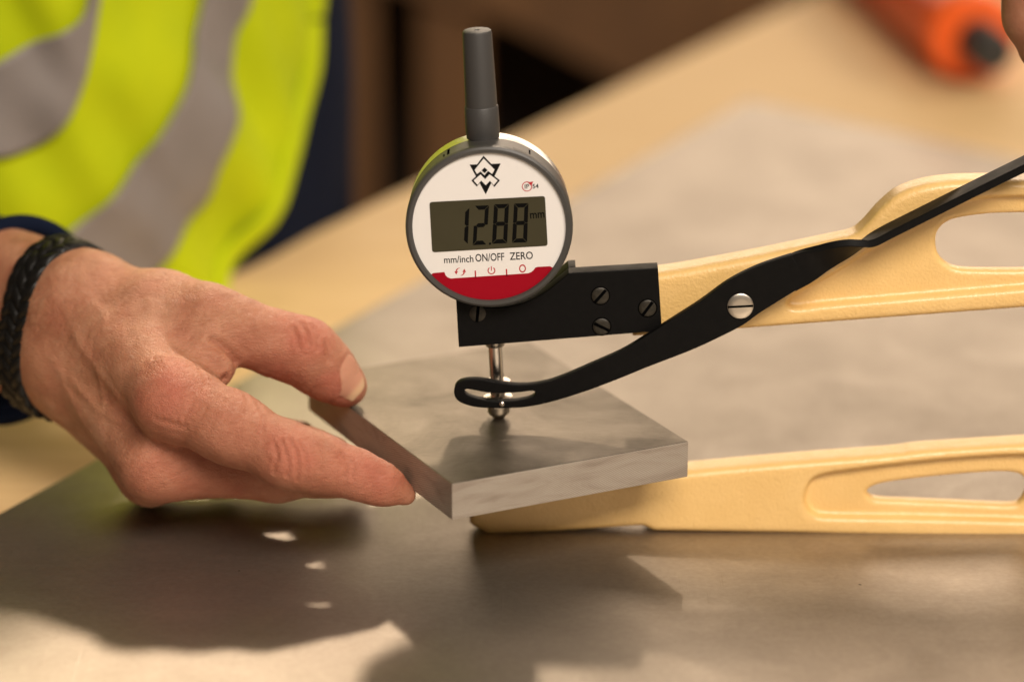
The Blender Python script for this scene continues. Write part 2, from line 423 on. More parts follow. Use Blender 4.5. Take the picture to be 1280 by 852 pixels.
# steel sheet, top face at z = 0
SK = np.array((132.91, 626.68, 0.00))[:2]; SL = np.array((-179.58, 18.81, 0.00))[:2]; SR = np.array((248.77, 516.23, 0.00))[:2]
dL = (SL - SK) / np.linalg.norm(SL - SK); dR = (SR - SK) / np.linalg.norm(SR - SK)
q4 = [SK, SK + dL * 1150, SK + dL * 1150 + dR * 800, SK + dR * 800]
bm = bmesh.new(); lo_ = [bm.verts.new((p[0], p[1], -1.55)) for p in q4]; hi_ = [bm.verts.new((p[0], p[1], 0)) for p in q4]
bm.faces.new(hi_); bm.faces.new(lo_[::-1])
for i in range(4): bm.faces.new((lo_[i], lo_[(i + 1) % 4], hi_[(i + 1) % 4], hi_[i]))
bmesh.ops.bevel(bm, geom=[e for e in bm.edges if abs(e.verts[0].co.z - e.verts[1].co.z) < .1], offset=.25, segments=1, affect='EDGES')
sh = from_bm('steel_sheet', bm, M_SHT); tag(sh, 'large flat satin grey steel sheet lying on the birch table', 'sheet')

# dark timber racks standing behind the table
def rack(name, x, y, w, d, h0, label, gaps):
    r = empty(name, (x * MM, y * MM, -.85)); tag(r, label, 'cabinet')
    for px_ in gaps: box('post', (x + px_[0], y, -850), (x + px_[1], y + 60, h0), M_DWD, r, 3)
    box('shade_panel', (x - 20, y + d, -850), (x + w, y + d + 18, h0), M_VOID, r)  # dark sheet, the shade between the posts put in as colour
    box('top_board', (x - 30, y - 10, h0 + 1), (x + w + 10, y + d + 30, h0 + 30), M_DWD, r)
    return r

# ================================================================== STEEL PLATE
PA = np.array((-15.32, -63.92, 43.20)); PB = np.array((64.83, -23.70, 43.20)); PTZ = 43.2; TH = 12.88
e1 = (PB - PA)[:2]; L1 = np.linalg.norm(e1); e1 /= L1; e2 = np.array((-e1[1], e1[0])); L2 = 121.0
plate = empty('steel_plate', (PA[0] * MM, PA[1] * MM, (PTZ - TH) * MM))
tag(plate, 'thick square-cut bare steel plate held in the gauge jaws by the hand', 'metal plate')
bm = bmesh.new(); vs = box_bm(bm, (0, 0, PTZ - TH), (L1, L2, PTZ))
bmesh.ops.bevel(bm, geom=bm.edges[:], offset=.35, segments=2, affect='EDGES', profile=.6)
for q in bm.verts:
    x, y, z = q.co; p = PA[:2] + e1 * x + e2 * y; q.co = Vector((p[0], p[1], z))
po = from_bm('plate_body', bm, M_EDG, plate); po.data.materials.append(M_PLT)
for f in po.data.polygons:
    if abs(f.normal.z) > .8: f.material_index = 1

# ================================================================== THICKNESS GAUGE
gauge = empty('thickness_gauge', (0.08, 0.006, 0)); tag(gauge, 'cream-yellow bow thickness gauge with round digital dial reading 12.88', 'thickness gauge')
FY0, FY1 = -0.7, 13.3            # casting: front and back plane
up_top = xz([(46.21, 12.00, 94.47), (57.31, 12.00, 96.07), (68.40, 12.00, 97.96), (90.53, 12.00, 102.31), (113.13, 12.00, 107.23), (121.38, 12.00, 109.25), (125.42, 12.00, 112.42), (130.46, 12.00, 118.46), (136.60, 12.00, 123.91), (144.74, 12.00, 127.05), (153.78, 12.00, 128.48), (166.15, 12.00, 128.91), (183.53, 12.00, 128.48), (213.93, 12.00, 126.77), (241.75, 12.00, 123.05)]); up_bot = xz([(46.06, 0.60, 72.75), (57.13, 0.60, 73.48), (82.04, 0.60, 75.38), (104.15, 0.60, 77.13), (181.35, 0.60, 83.24), (214.36, 0.60, 85.85)]); lo_top = xz([(-9.20, 12.00, 13.11), (-1.22, 12.00, 14.94), (21.54, 12.00, 17.68), (44.27, 12.00, 20.27), (69.80, 12.00, 23.30), (106.62, 12.00, 26.79), (137.74, 12.00, 29.21), (146.19, 12.00, 30.41), (157.49, 12.00, 31.32), (185.74, 12.00, 33.13), (219.61, 12.00, 34.94)]); lo_bot = xz([(-10.79, 0.60, 7.54), (-10.52, 0.60, 2.98), (-3.74, 0.60, -1.29), (10.14, 0.60, -0.53), (32.78, 0.60, 1.00), (50.59, 0.60, 2.37), (54.58, 0.60, 0.39), (106.42, 0.60, -0.53), (185.85, 0.60, -3.12), (242.66, 0.60, -4.95)])
ut = catmull(up_top, 6, False); lt = catmull(lo_top, 4, False)
bow_out = catmull([(up_top[-1][0], up_top[-1][1]), (305, 118), (330, 92), (335, 60), (327, 26), (305, 4), (lo_bot[-1][0], lo_bot[-1][1])], 6, False)[1:-1]
bow_in = catmull([(lo_top[-1][0], lo_top[-1][1]), (262, 44), (280, 56), (282, 72), (268, 84), (up_bot[-1][0], up_bot[-1][1])], 6, False)[1:-1]
outer = np.concatenate([ut, bow_out, np.array(lo_bot)[::-1], lt, bow_in, np.array(up_bot)[::-1]])
rec_u = catmull(xz([(99.66, -0.70, 85.11), (102.75, -0.70, 83.37), (114.84, -0.70, 84.82), (147.83, -0.70, 87.72), (180.77, -0.70, 90.61), (213.66, -0.70, 93.20), (225.93, -0.70, 94.94), (229.66, -0.70, 100.97), (227.53, -0.70, 112.42), (220.19, -0.70, 120.10), (206.38, -0.70, 122.65), (179.07, -0.70, 123.22), (161.39, -0.70, 122.09), (149.24, -0.70, 118.97), (138.56, -0.70, 112.99), (127.91, -0.70, 104.70), (114.51, -0.70, 95.22), (103.68, -0.70, 89.16)]), 5); rec_l = catmull(xz([(107.85, -0.70, 14.10), (108.54, -0.70, 9.87), (111.74, -0.70, 6.84), (117.41, -0.70, 5.93), (151.32, -0.70, 5.32), (185.25, -0.70, 4.41), (207.89, -0.70, 3.80), (214.78, -0.70, 6.53), (217.14, -0.70, 14.10), (215.18, -0.70, 23.14), (209.26, -0.70, 28.24), (183.97, -0.70, 29.14), (161.58, -0.70, 27.94), (143.98, -0.70, 26.14), (125.26, -0.70, 23.74), (114.64, -0.70, 21.94), (109.94, -0.70, 19.53)]), 5)
slot_u = catmull(xz([(150.29, 3.20, 106.40), (151.31, 3.20, 101.80), (154.22, 3.20, 98.34), (159.00, 3.20, 96.32), (170.06, 3.20, 95.89), (186.61, 3.20, 96.03), (208.65, 3.20, 96.61), (215.35, 3.20, 99.78), (216.88, 3.20, 106.11), (214.59, 3.20, 112.13), (208.92, 3.20, 114.99), (185.51, 3.20, 116.41), (169.07, 3.20, 116.13), (158.16, 3.20, 114.70), (153.57, 3.20, 112.99), (150.95, 3.20, 110.12)]), 5); slot_l = catmull(xz([(129.95, 3.20, 14.40), (131.16, 3.20, 12.28), (134.03, 3.20, 11.06), (145.94, 3.20, 10.45), (162.95, 3.20, 9.70), (179.97, 3.20, 8.94), (184.43, 3.20, 10.15), (186.44, 3.20, 15.00), (185.07, 3.20, 19.54), (180.75, 3.20, 21.35), (171.16, 3.20, 21.35), (154.02, 3.20, 19.84), (139.70, 3.20, 18.03), (132.98, 3.20, 16.52)]), 5)
h = .7
x0, x1, z0, z1 = outer[:, 0].min() - 3, outer[:, 0].max() + 3, outer[:, 1].min() - 3, outer[:, 1].max() + 3
gx = np.arange(x0, x1, h); gz = np.arange(z0, z1, h); gy = np.arange(FY0 - 2.5, FY1 + 2.5, h)
GX, GZ = np.meshgrid(gx, gz, indexing='ij')
dO = poly_sdf(GX, GZ, outer); dRc = np.minimum(poly_sdf(GX, GZ, rec_u), poly_sdf(GX, GZ, rec_l)); dSl = np.minimum(poly_sdf(GX, GZ, slot_u), poly_sdf(GX, GZ, slot_l))
Fd = np.empty((len(gx), len(gy), len(gz)), np.float32)
for j, y in enumerate(gy):
    sl = np.abs(y - (FY0 + FY1) / 2) - (FY1 - FY0) / 2
    f = smax(dO, np.full_like(dO, sl), 3.4)
    cut = smax(dRc, np.full_like(dO, -(min(FY0 + 3.8 - y, 99))) , 1.6)       # front pocket
    cutb = smax(dRc, np.full_like(dO, FY1 - 3.8 - y), 1.6)                    # back pocket
    f = smax(f, -cut, 2.6); f = smax(f, -cutb, 2.6); f = smax(f, -dSl, 2.0)
    Fd[:, j, :] = f
V, Q = surface_nets(Fd, (x0, gy[0], z0), h); V = laplace(V, Q, 1, .35)
frame = fast_mesh('frame', V, Q, M_YEL, gauge)
# anvil that carries the plate
at = PTZ - TH
lathe('anvil', [(5.2, 8), (5.2, at - 3), (4.6, at - 1.2), (3.2, at - .05)], (0, 6.0, 0), (0, 0, 1), M_STL, gauge, 32)

# mounting block
BY0, BYM, BY1 = -7.7, -0.75, 7.7
DC = np.array((-3.22, -0.00, 116.72))               # dial centre (on axis)
ROLL = math.radians(3.0)
blk = xz([(-14.70, -7.70, 89.66), (-13.84, -7.70, 71.75), (56.00, -7.70, 77.69), (23.86, -7.70, 98.41), (54.29, -7.70, 100.26)])
pR = np.array(blk[3]); pL = np.array(blk[0])
arc = [tuple(q) for q in catmull(xz([(23.86, -7.70, 98.41), (20.05, -7.70, 95.11), (15.96, -7.70, 91.82), (11.32, -7.70, 89.09), (5.84, -7.70, 87.07), (-1.01, -7.70, 86.06), (-7.59, -7.70, 86.78), (-13.06, -7.70, 89.09)]), 5, False)]
# outline: left top, left bottom, right bottom, right top, then arc back
lt_z = arc[-1][1]
front = [(pL[0], lt_z), blk[1], blk[2], (blk[4][0], blk[4][1]), (pR[0], pR[1])] + arc[1:]
block = slab('mounting_block', [front[::-1]], BY0, BYM, M_BLK, gauge, .35); sharp(block, 30)
xs = 26.31
kb = pR[1] + (blk[4][1] - pR[1]) * (xs - pR[0]) / (blk[4][0] - pR[0])
zb = lambda x: blk[1][1] + (blk[2][1] - blk[1][1]) * (x - blk[1][0]) / (blk[2][0] - blk[1][0])
rear = [(pL[0], lt_z), blk[1], (xs, zb(xs)), (xs, kb), (pR[0], pR[1])] + arc[1:]
rb = slab('clamp_block', [rear[::-1]], BYM, BY1, M_BLK, gauge, .35); sharp(rb, 30)
def slotted(name, p, r, ang, mat, parent, y, hgt=.6, rim=True, dome=.3, slotw=1.05):
    """slotted screw head seen from the front (-Y)"""
    g = lathe(name, [(r, 0), (r, hgt), (r - .35, hgt + dome * .7), (r * .5, hgt + dome), (.05, hgt + dome)], (p[0], y, p[2]), (0, -1, 0), mat, parent, 36)
    bm = bmesh.new(); box_bm(bm, (-r * .97, -hgt - dome - .06, -slotw / 2), (r * .97, -hgt - dome + .5, slotw / 2))
    bmesh.ops.rotate(bm, verts=bm.verts, cent=(0, 0, 0), matrix=Matrix.Rotation(-ang, 3, 'Y'))
    bmesh.ops.translate(bm, verts=bm.verts, vec=(p[0], y, p[2]))
    from_bm('screw_slot', bm, M_SLOT, g)
    return g
for nm, p, a in (('screw', (34.72, -7.70, 90.38), 50), ('screw', (35.24, -7.70, 79.28), -27), ('screw', (50.94, -7.70, 85.92), 55)):
    lathe('counterbore', [(3.35, -.02), (3.35, .06), (2.7, .06)], (p[0], BY0, p[2]), (0, -1, 0), M_SLOT, block, 36)
    g = slotted(nm, p, 2.95, math.radians(a), M_SCR, block, BY0 + .1, .3)
slotted('clamp_screw', (-7.32, -7.70, 83.90), 3.0, math.radians(85), M_SCR, block, BY0 + .4, .3)

# lever: flat slotted strap, then twisted flat strip leading to the grip
LY0, LY1 = -11.6, -8.4
lev_u = xz([(-15.51, -11.60, 57.07), (-14.80, -11.60, 59.41), (-12.87, -11.60, 60.86), (-9.84, -11.60, 61.45), (-5.71, -11.60, 61.30), (-1.03, -11.60, 60.43), (6.67, -11.60, 59.41), (14.11, -11.60, 59.99), (20.98, -11.60, 62.03), (31.95, -11.60, 66.97), (42.88, -11.60, 72.19), (52.39, -11.60, 78.41), (58.48, -11.60, 82.58), (68.60, -11.60, 89.47), (78.53, -11.60, 97.02), (88.75, -11.60, 102.32), (99.52, -11.60, 106.07)]); lev_l = xz([(-15.51, -11.60, 56.48), (-14.83, -11.60, 54.44), (-12.91, -11.60, 52.83), (-8.22, -11.60, 51.36), (-0.77, -11.60, 50.92), (8.06, -11.60, 51.22), (17.16, -11.60, 52.98), (29.00, -11.60, 56.78), (40.11, -11.60, 61.15), (51.19, -11.60, 65.96), (64.83, -11.60, 71.53), (74.07, -11.60, 75.95), (83.13, -11.60, 80.86), (89.17, -11.60, 85.46), (99.23, -11.60, 92.19), (104.71, -11.60, 95.71)])
lo2 = np.concatenate([catmull(lev_u, 5, False), catmull(lev_l[::-1], 5, False)])
slot = catmull(xz([(-11.92, -11.60, 56.92), (-11.23, -11.60, 57.86), (-9.30, -11.60, 57.65), (-3.79, -11.60, 56.63), (1.72, -11.60, 56.40), (7.23, -11.60, 56.78), (11.08, -11.60, 57.22), (12.46, -11.60, 56.78), (11.91, -11.60, 55.32), (8.61, -11.60, 54.15), (3.09, -11.60, 53.47), (-2.42, -11.60, 53.56), (-7.39, -11.60, 54.44), (-10.69, -11.60, 55.61)]), 5)
v1, f1 = curve_mesh([lo2, slot[::-1]], (LY1 - LY0) / 2, .3)
w1 = np.stack([v1[:, 0], (LY0 + LY1) / 2 - v1[:, 2], v1[:, 1]], 1)
# twisted strip by lofting a rectangle
TWC = [(98.23, -10.00, 98.41, 0.00, 12.10), (102.26, -10.00, 100.63, 0.00, 12.00), (105.48, -10.00, 102.28, 8.00, 11.50), (109.23, -10.00, 104.16, 24.00, 11.00), (113.79, -10.00, 106.24, 38.00, 10.90), (118.37, -9.80, 107.88, 51.00, 11.00), (122.74, -9.20, 109.12, 68.00, 11.30), (126.86, -8.40, 110.44, 84.00, 11.80), (132.79, -7.80, 113.52, 86.00, 12.30), (142.93, -7.60, 118.84, 86.00, 12.30), (161.47, -7.60, 128.70, 86.00, 12.30), (177.28, -7.60, 136.96, 86.00, 12.30), (198.24, -7.60, 147.82, 86.00, 12.30), (219.16, -7.60, 157.23, 86.00, 12.30)]; cl4 = catmull(TWC, 8, False); cl = cl4[:, :3]; nS = len(cl); V2 = []; F2 = []
for i, p in enumerate(cl):
    ang = math.radians(min(max(cl4[i, 3], 0), 86)); tw = ang / math.radians(86)
    d = cl[min(i + 1, nS - 1)] - cl[max(i - 1, 0)]; d /= np.linalg.norm(d)
    up = np.cross(np.array((0, 1., 0)), d); up = -up if up[2] < 0 else up
    wd = up * math.cos(ang) + np.array((0, -1., 0)) * math.sin(ang)      # width direction, top edge comes forward
    td = np.cross(d, wd); hw = cl4[i, 4] / 2; ht = 1.54 - .2 * tw
    b_ = .35
    for (a, c) in ((1, b_), (1, -b_), (b_, -1), (-b_, -1), (-1, -b_), (-1, b_), (-b_, 1), (b_, 1)):
        aa = a if abs(a) == 1 else (math.copysign(1 - .06, a)); cc_ = c if abs(c) == 1 else math.copysign(1 - .2, c)
        V2.append(p + wd * hw * aa + td * ht * cc_)
for i in range(nS - 1):
    for k in range(8): F2.append((i * 8 + k, i * 8 + (k + 1) % 8, (i + 1) * 8 + (k + 1) % 8, (i + 1) * 8 + k))
F2.append(list(range(8))[::-1]); F2.append([(nS - 1) * 8 + k for k in range(8)])
bm = bmesh.new()
off = 0
for vv, ff in ((w1, f1), (np.array(V2), F2)):
    bv = [bm.verts.new(tuple(q)) for q in vv]
    for f in ff:
        try: bm.faces.new([bv[i] for i in f])
        except ValueError: pass
lever = from_bm('lever', bm, M_BLK, gauge); sharp(lever, 32)
PV = (82.40, -11.90, 88.00)
lathe('pivot_boss', [(6.0, 0), (6.0, 7.5)], (PV[0], FY0 + .3, PV[2]), (0, -1, 0), M_STL, gauge, 32)
slotted('pivot_screw', PV, 4.45, math.radians(3), M_SLV, lever, LY0 + .1, .55, slotw=.75)
PN = (1.02, -11.90, 52.50)
lathe('pin', [(.95, 0), (.95, .5), (.6, .85), (.05, .95)], (PN[0], LY0 + .1, PN[2]), (0, -1, 0), M_STL, lever, 20)

# spindle, collars and contact tip (axis follows the roll of the head)
ax = np.array((-math.sin(ROLL), 0, math.cos(ROLL))); tip = np.array((0, 0, PTZ))
lathe('spindle', [(2.35, 12), (2.35, 34)], tip, ax, M_STL, gauge, 32)
lathe('stem_bush', [(3.0, 26.6), (3.3, 27.0), (3.3, 32)], tip, ax, M_STL, gauge, 32)
lathe('lift_collar', [(3.4, 5.2), (5.0, 6.0), (5.0, 8.0), (2.6, 8.4), (2.6, 10.6), (5.1, 11.0), (5.1, 13.0), (4.6, 13.6), (2.3, 13.8)], tip, ax, M_STL, gauge, 40)
bm = bmesh.new(); box_bm(bm, (tip[0] - 1.6, -8.3, tip[2] + 6.2), (tip[0] + 1.6, -4.0, tip[2] + 9.2)); from_bm('drive_lug', bm, M_STL, gauge)
lathe('contact_tip', [(1.6, 0.02), (2.3, .7), (3.3, 1.6), (3.9, 2.6), (3.9, 5.6), (3.4, 6.2)], tip, ax, M_STL, gauge, 8 * 4)

# dial
def drot(P):
    P = np.asarray(P, float); c, s = math.cos(ROLL), math.sin(ROLL)
    return np.stack([P[..., 0] * c - P[..., 2] * s, P[..., 1], P[..., 0] * s + P[..., 2] * c], -1) + DC
yd = (0, 1, 0)
D0 = (DC[0], 0, DC[2])
housing = lathe('dial_housing', [(26.0, -2.0), (27.3, -1.6), (27.5, -.8), (27.5, 7.0), (26.7, 8.0), (5, 8.2)], D0, yd, M_ALU, gauge, 128)
lathe('joint_gap', [(26.9, -3.0), (26.9, -.5)], D0, yd, M_SLOT, housing, 96)
bez = lathe('bezel', [(25.9, -13.3), (25.95, -14.5), (26.3, -15.0), (27.3, -15.1), (28.05, -14.6), (28.3, -13.6), (28.3, -12.2), (27.9, -11.6), (27.9, -2.2), (27.5, -1.9), (26.2, -1.9)], D0, yd, M_BEZ, gauge, 160, close=False)
for (a0, a1, y0, y1) in ((118.5, 120.5, -10.5, -4.0), (122.5, 123.6, -10.0, -7.0), (60.2, 61.4, -11.0, -5.0), (61.4, 73, -11.2, -10.6)):
    vv = []; ff = []
    for k in range(7):
        a = math.radians(a0 + (a1 - a0) * k / 6)
        for y in (y0, y1): vv.append((DC[0] + 27.96 * math.cos(a), y, DC[2] + 27.96 * math.sin(a)))
        if k: ff.append((2 * k - 2, 2 * k - 1, 2 * k + 1, 2 * k))
    mobj('index_mark', vv, ff, M_SLOT, bez)
FYF = -13.55   # face plane
face = lathe('face_plate', [(26.4, FYF + 1.2), (26.4, FYF), (.01, FYF)], D0, yd, M_FACE, gauge, 128)
cap_base = (-5.42, 0.00, 145.83)
lathe('plunger_cap', [(5.55, -1.5), (5.75, .3), (5.85, 1.2), (5.72, 9.2), (5.55, 9.5), (5.42, 9.55), (4.95, 34.6), (4.75, 35.3), (4.3, 35.6), (1.0, 35.6), (.8, 35.2), (.05, 35.0)], cap_base, ax, M_CAP, gauge, 64)

# prints on the face: polygons given in X,Z on the face plane
def pr(name, loops, lift, mat, parent, th=.05):
    return slab(name, loops, FYF - lift - th, FYF - lift, mat, parent)
# red segment
cR = 26.2
redpts = [(-22.27, -13.60, 100.38), (-22.27, -13.60, 100.32), (-18.47, -13.60, 100.67), (-18.07, -13.60, 99.53), (-17.40, -13.60, 98.82), (-16.31, -13.60, 98.39), (9.90, -13.60, 100.24), (10.99, -13.60, 100.67), (11.80, -13.60, 101.38), (12.34, -13.60, 102.23), (13.15, -13.60, 102.51), (17.36, -13.60, 102.74), (17.50, -13.60, 102.77)]
def red_poly():
    L = xz(redpts)
    aS = math.atan2(L[-1][1] - DC[2], L[-1][0] - DC[0]); aE = math.atan2(L[0][1] - DC[2], L[0][0] - DC[0])
    if aE > aS: aE -= 2 * math.pi
    arc_ = [(DC[0] + cR * math.cos(aS + (aE - aS) * k / 40), DC[2] + cR * math.sin(aS + (aE - aS) * k / 40)) for k in range(41)]
    return L[1:-1] + arc_
pr('red_band', [red_poly()[::-1]], .01, M_RED, face)
for q in (xz([(-8.23, -13.60, 101.18), (-7.77, -13.60, 101.20), (-7.64, -13.60, 98.59), (-8.11, -13.60, 98.56)]), xz([(2.35, -13.60, 101.75), (2.82, -13.60, 101.77), (2.95, -13.60, 99.16), (2.49, -13.60, 99.13)])): pr('tick', [q], .01, M_REDL, face)
# display
lcd = xz([(-23.34, -13.60, 125.32), (15.57, -13.60, 127.45), (16.57, -13.60, 110.02), (-22.54, -13.60, 107.70)])
def rounded(quad, r, n=5):
    out = []; q = [np.array(p) for p in quad]
    for i in range(4):
        p, a, b = q[i], q[i - 1], q[(i + 1) % 4]
        da = (a - p) / np.linalg.norm(a - p); db = (b - p) / np.linalg.norm(b - p)
        for k in range(n + 1):
            t_ = k / n; out.append((1 - t_) ** 2 * (p + da * r) + 2 * t_ * (1 - t_) * p + t_ * t_ * (p + db * r))
    return [tuple(o) for o in out]
disp = slab('display', [rounded(lcd, 1.0)], FYF - .16, FYF - .02, M_LCD, gauge)
LIFT = .17
def bil(q, u, v):   # q: TL TR BR BL, v down
    q = [np.array(p) for p in q]; return tuple(q[0] * (1 - u) * (1 - v) + q[1] * u * (1 - v) + q[2] * u * v + q[3] * (1 - u) * v)
def digit(q, segs):
    t_ = .27; tv = .105; g = .010
    S7 = {'a': [(.02, 0), (.98, 0), (.98 - t_, tv), (.02 + t_, tv)], 'd': [(.02 + t_, 1 - tv), (.98 - t_, 1 - tv), (.98, 1), (.02, 1)],
          'b': [(1, g), (1, .5 - g), (1 - t_ * .5, .5 - g * .3), (1 - t_, .5 - tv * .45), (1 - t_, tv + g)], 'c': [(1 - t_, .5 + tv * .45), (1 - t_ * .5, .5 + g * .3), (1, .5 + g), (1, 1 - g), (1 - t_, 1 - tv - g)],
          'f': [(0, g), (t_, tv + g), (t_, .5 - tv * .45), (t_ * .5, .5 - g * .3), (0, .5 - g)], 'e': [(0, .5 + g), (t_ * .5, .5 + g * .3), (t_, .5 + tv * .45), (t_, 1 - tv - g), (0, 1 - g)],
          'g': [(t_ * .6, .5), (t_ + .03, .5 - tv * .5), (1 - t_ - .03, .5 - tv * .5), (1 - t_ * .6, .5), (1 - t_ - .03, .5 + tv * .5), (t_ + .03, .5 + tv * .5)]}
    V_ = []; F_ = []
    for s_ in segs:
        pts = [bil(q, u, v) for u, v in S7[s_]]; b0 = len(V_)
        for x, z in pts: V_.append((x, FYF - LIFT - .05, z))
        for x, z in pts: V_.append((x, FYF - LIFT, z))
        n_ = len(pts); F_.append([b0 + i for i in range(n_)]); F_.append([b0 + n_ + i for i in range(n_)][::-1])
        for i in range(n_): F_.append((b0 + i, b0 + (i + 1) % n_, b0 + n_ + (i + 1) % n_, b0 + n_ + i))
    bm = bmesh.new(); bv = [bm.verts.new(p) for p in V_]
    for f in F_: bm.faces.new([bv[i] for i in f])
    return from_bm('digit', bm, M_LCDI, disp)
digit(xz([(-14.80, -13.75, 123.14), (-9.90, -13.75, 123.44), (-10.49, -13.75, 110.58), (-15.42, -13.75, 110.28)]), 'bc'); digit(xz([(-8.07, -13.75, 124.03), (-3.27, -13.75, 124.25), (-4.17, -13.75, 110.51), (-8.84, -13.75, 110.21)]), 'abged'); digit(xz([(-1.55, -13.75, 124.59), (3.46, -13.75, 124.74), (2.81, -13.75, 110.96), (-2.30, -13.75, 110.73)]), 'abcdefg'); digit(xz([(5.18, -13.75, 124.85), (10.01, -13.75, 125.00), (9.56, -13.75, 111.26), (4.46, -13.75, 111.07)]), 'abcdefg')
slab('decimal_point', [xz([(-3.30, -13.75, 111.11), (-2.58, -13.75, 111.14), (-2.62, -13.75, 110.43), (-3.34, -13.75, 110.39)])], FYF - LIFT - .05, FYF - LIFT, M_LCDI, disp)
def text(name, s, L, R, hgt, mat, parent, lift, bold=0.0):
    cu = bpy.data.curves.new('t', 'FONT'); cu.body = s; cu.size = 1; cu.offset = bold; cu.resolution_u = 4
    ob = bpy.data.objects.new('t', cu); C.objects.link(ob)
    dg = bpy.context.evaluated_depsgraph_get(); dg.update()
    me = bpy.data.meshes.new_from_object(ob.evaluated_get(dg))
    v = np.array([q.co[:] for q in me.vertices]); f = [list(p.vertices) for p in me.polygons]
    bpy.data.objects.remove(ob); bpy.data.curves.remove(cu); bpy.data.meshes.remove(me)
    x = (v[:, 0] - v[:, 0].min()) / (v[:, 0].max() - v[:, 0].min()); base = v[:, 1].min(); y = (v[:, 1] - base) / (v[:, 1].max() - base)
    L = np.array(L); R = np.array(R); d = R - L; u = np.array((-d[2], 0, d[0])); u /= np.linalg.norm(u)
    w = L + np.outer(x, d) + np.outer(y * hgt, u); w[:, 1] = FYF - lift
    return mobj(name, w, f, mat, parent)
text('unit_text', 'mm', (10.63, -13.60, 119.55), (15.50, -13.60, 119.93), 1.95, M_LCDI, disp, LIFT + .03, .018)
text('button_text', 'mm/inch', (-18.52, -13.60, 103.77), (-8.58, -13.60, 104.22), 2.45, M_INK, face, .04, .010)
text('button_text', 'ON/OFF', (-7.86, -13.60, 104.30), (1.90, -13.60, 104.78), 2.75, M_INK, face, .04, .010)
text('button_text', 'ZERO', (3.74, -13.60, 104.90), (11.59, -13.60, 105.28), 2.7, M_INK, face, .04, .010)
text('rating_text', 'IP', (8.78, -13.60, 129.99), (10.27, -13.60, 130.09), 1.5, M_INK, face, .06, .012)
text('rating_text', '54', (11.43, -13.60, 130.04), (13.46, -13.60, 130.17), 1.55, M_INK, face, .06, .014)
def ringp(name, c, r0, r1, a0, a1, mat, sx=1.0, lift=.03):
    n_ = 40; V_ = []; F_ = []
    for k in range(n_ + 1):
        a = math.radians(a0 + (a1 - a0) * k / n_)
        for r in (r0, r1): V_.append((c[0] + sx * r * math.cos(a), FYF - lift, c[2] + r * math.sin(a)))
        if k: F_.append((2 * k - 2, 2 * k, 2 * k + 1, 2 * k - 1))
    return mobj(name, V_, F_, mat, face)
IPc = (9.51, -13.60, 130.75)
ringp('rating_ring', IPc, 1.45, 1.74, 0, 360, M_REDL)
pr('rating_flag', [[(IPc[0] + .2, IPc[2] + 1.45), (IPc[0] + 1.45, IPc[2] + .2), (IPc[0] + 2.1, IPc[2] + 1.75)]], .02, M_REDL, face)
ON = (-2.50, -13.60, 101.20); ringp('power_symbol', ON, .98, 1.34, 125, 415, M_REDL)
pr('power_symbol', [[(ON[0] - .14, ON[2] - .05), (ON[0] + .14, ON[2] - .05), (ON[0] + .1, ON[2] + 1.5), (ON[0] - .2, ON[2] + 1.5)]], .02, M_REDL, face)
ZC = (8.03, -13.60, 101.93); ringp('zero_symbol', ZC, .98, 1.46, 0, 360, M_REDL, .80)
AC_ = (-13.10, -13.60, 100.80)
for s_ in (1, -1):
    V_ = []; F_ = []
    for k in range(13):
        a = math.radians(95 + 75 * k / 12); wdt = .12 + .42 * k / 12
        for r in (1.35 - wdt / 2, 1.35 + wdt / 2): V_.append((AC_[0] + s_ * (r * math.cos(a)), FYF - .03, AC_[2] + s_ * (r * math.sin(a))))
        if k: F_.append((2 * k - 2, 2 * k, 2 * k + 1, 2 * k - 1))
    mobj('swap_arrow', V_, F_, M_REDL, face)
    hx, hz = AC_[0] + s_ * (-1.36), AC_[2] + s_ * (-.1)
    mobj('swap_arrow', [(hx - .62, FYF - .035, hz + s_ * .25), (hx + .62, FYF - .035, hz + s_ * .25), (hx - s_ * .02, FYF - .035, hz - s_ * .95)], [(0, 1, 2)], M_REDL, face)
# emblem: stacked ink and white shapes
for i, (q, ink) in enumerate([([(-9.76, -13.60, 138.36), (0.67, -13.60, 138.74), (-4.36, -13.60, 128.00)], 1), ([(-5.05, -13.60, 141.48), (-0.74, -13.60, 136.71), (-1.89, -13.60, 134.55), (-3.45, -13.60, 135.62), (-4.72, -13.60, 134.00), (-6.26, -13.60, 135.51), (-7.53, -13.60, 134.55), (-8.69, -13.60, 136.55)], 1), ([(-9.15, -13.60, 132.93), (-6.22, -13.60, 135.62), (-4.64, -13.60, 133.97), (-2.94, -13.60, 135.62), (0.40, -13.60, 132.93), (-1.41, -13.60, 130.67), (-2.84, -13.60, 132.38), (-4.33, -13.60, 130.67), (-5.97, -13.60, 132.43), (-7.35, -13.60, 130.78)], 1), ([(-5.03, -13.60, 140.49), (-1.40, -13.60, 136.68), (-2.17, -13.60, 135.17), (-3.59, -13.60, 136.22), (-4.78, -13.60, 134.74), (-6.10, -13.60, 136.07), (-7.29, -13.60, 135.15), (-8.07, -13.60, 136.57)], 0), ([(-8.42, -13.60, 132.92), (-6.09, -13.60, 135.01), (-4.58, -13.60, 133.38), (-3.04, -13.60, 135.01), (-0.39, -13.60, 132.92), (-1.67, -13.60, 131.26), (-2.95, -13.60, 132.82), (-4.33, -13.60, 131.26), (-5.91, -13.60, 132.87), (-7.09, -13.60, 131.39)], 0), ([(-4.74, -13.60, 137.46), (-3.71, -13.60, 136.48), (-4.72, -13.60, 135.44), (-5.73, -13.60, 136.42)], 1)]):
    pr('emblem', [xz(q)], .01 + .055 * i, M_INK if ink else M_FACE, face, .05)

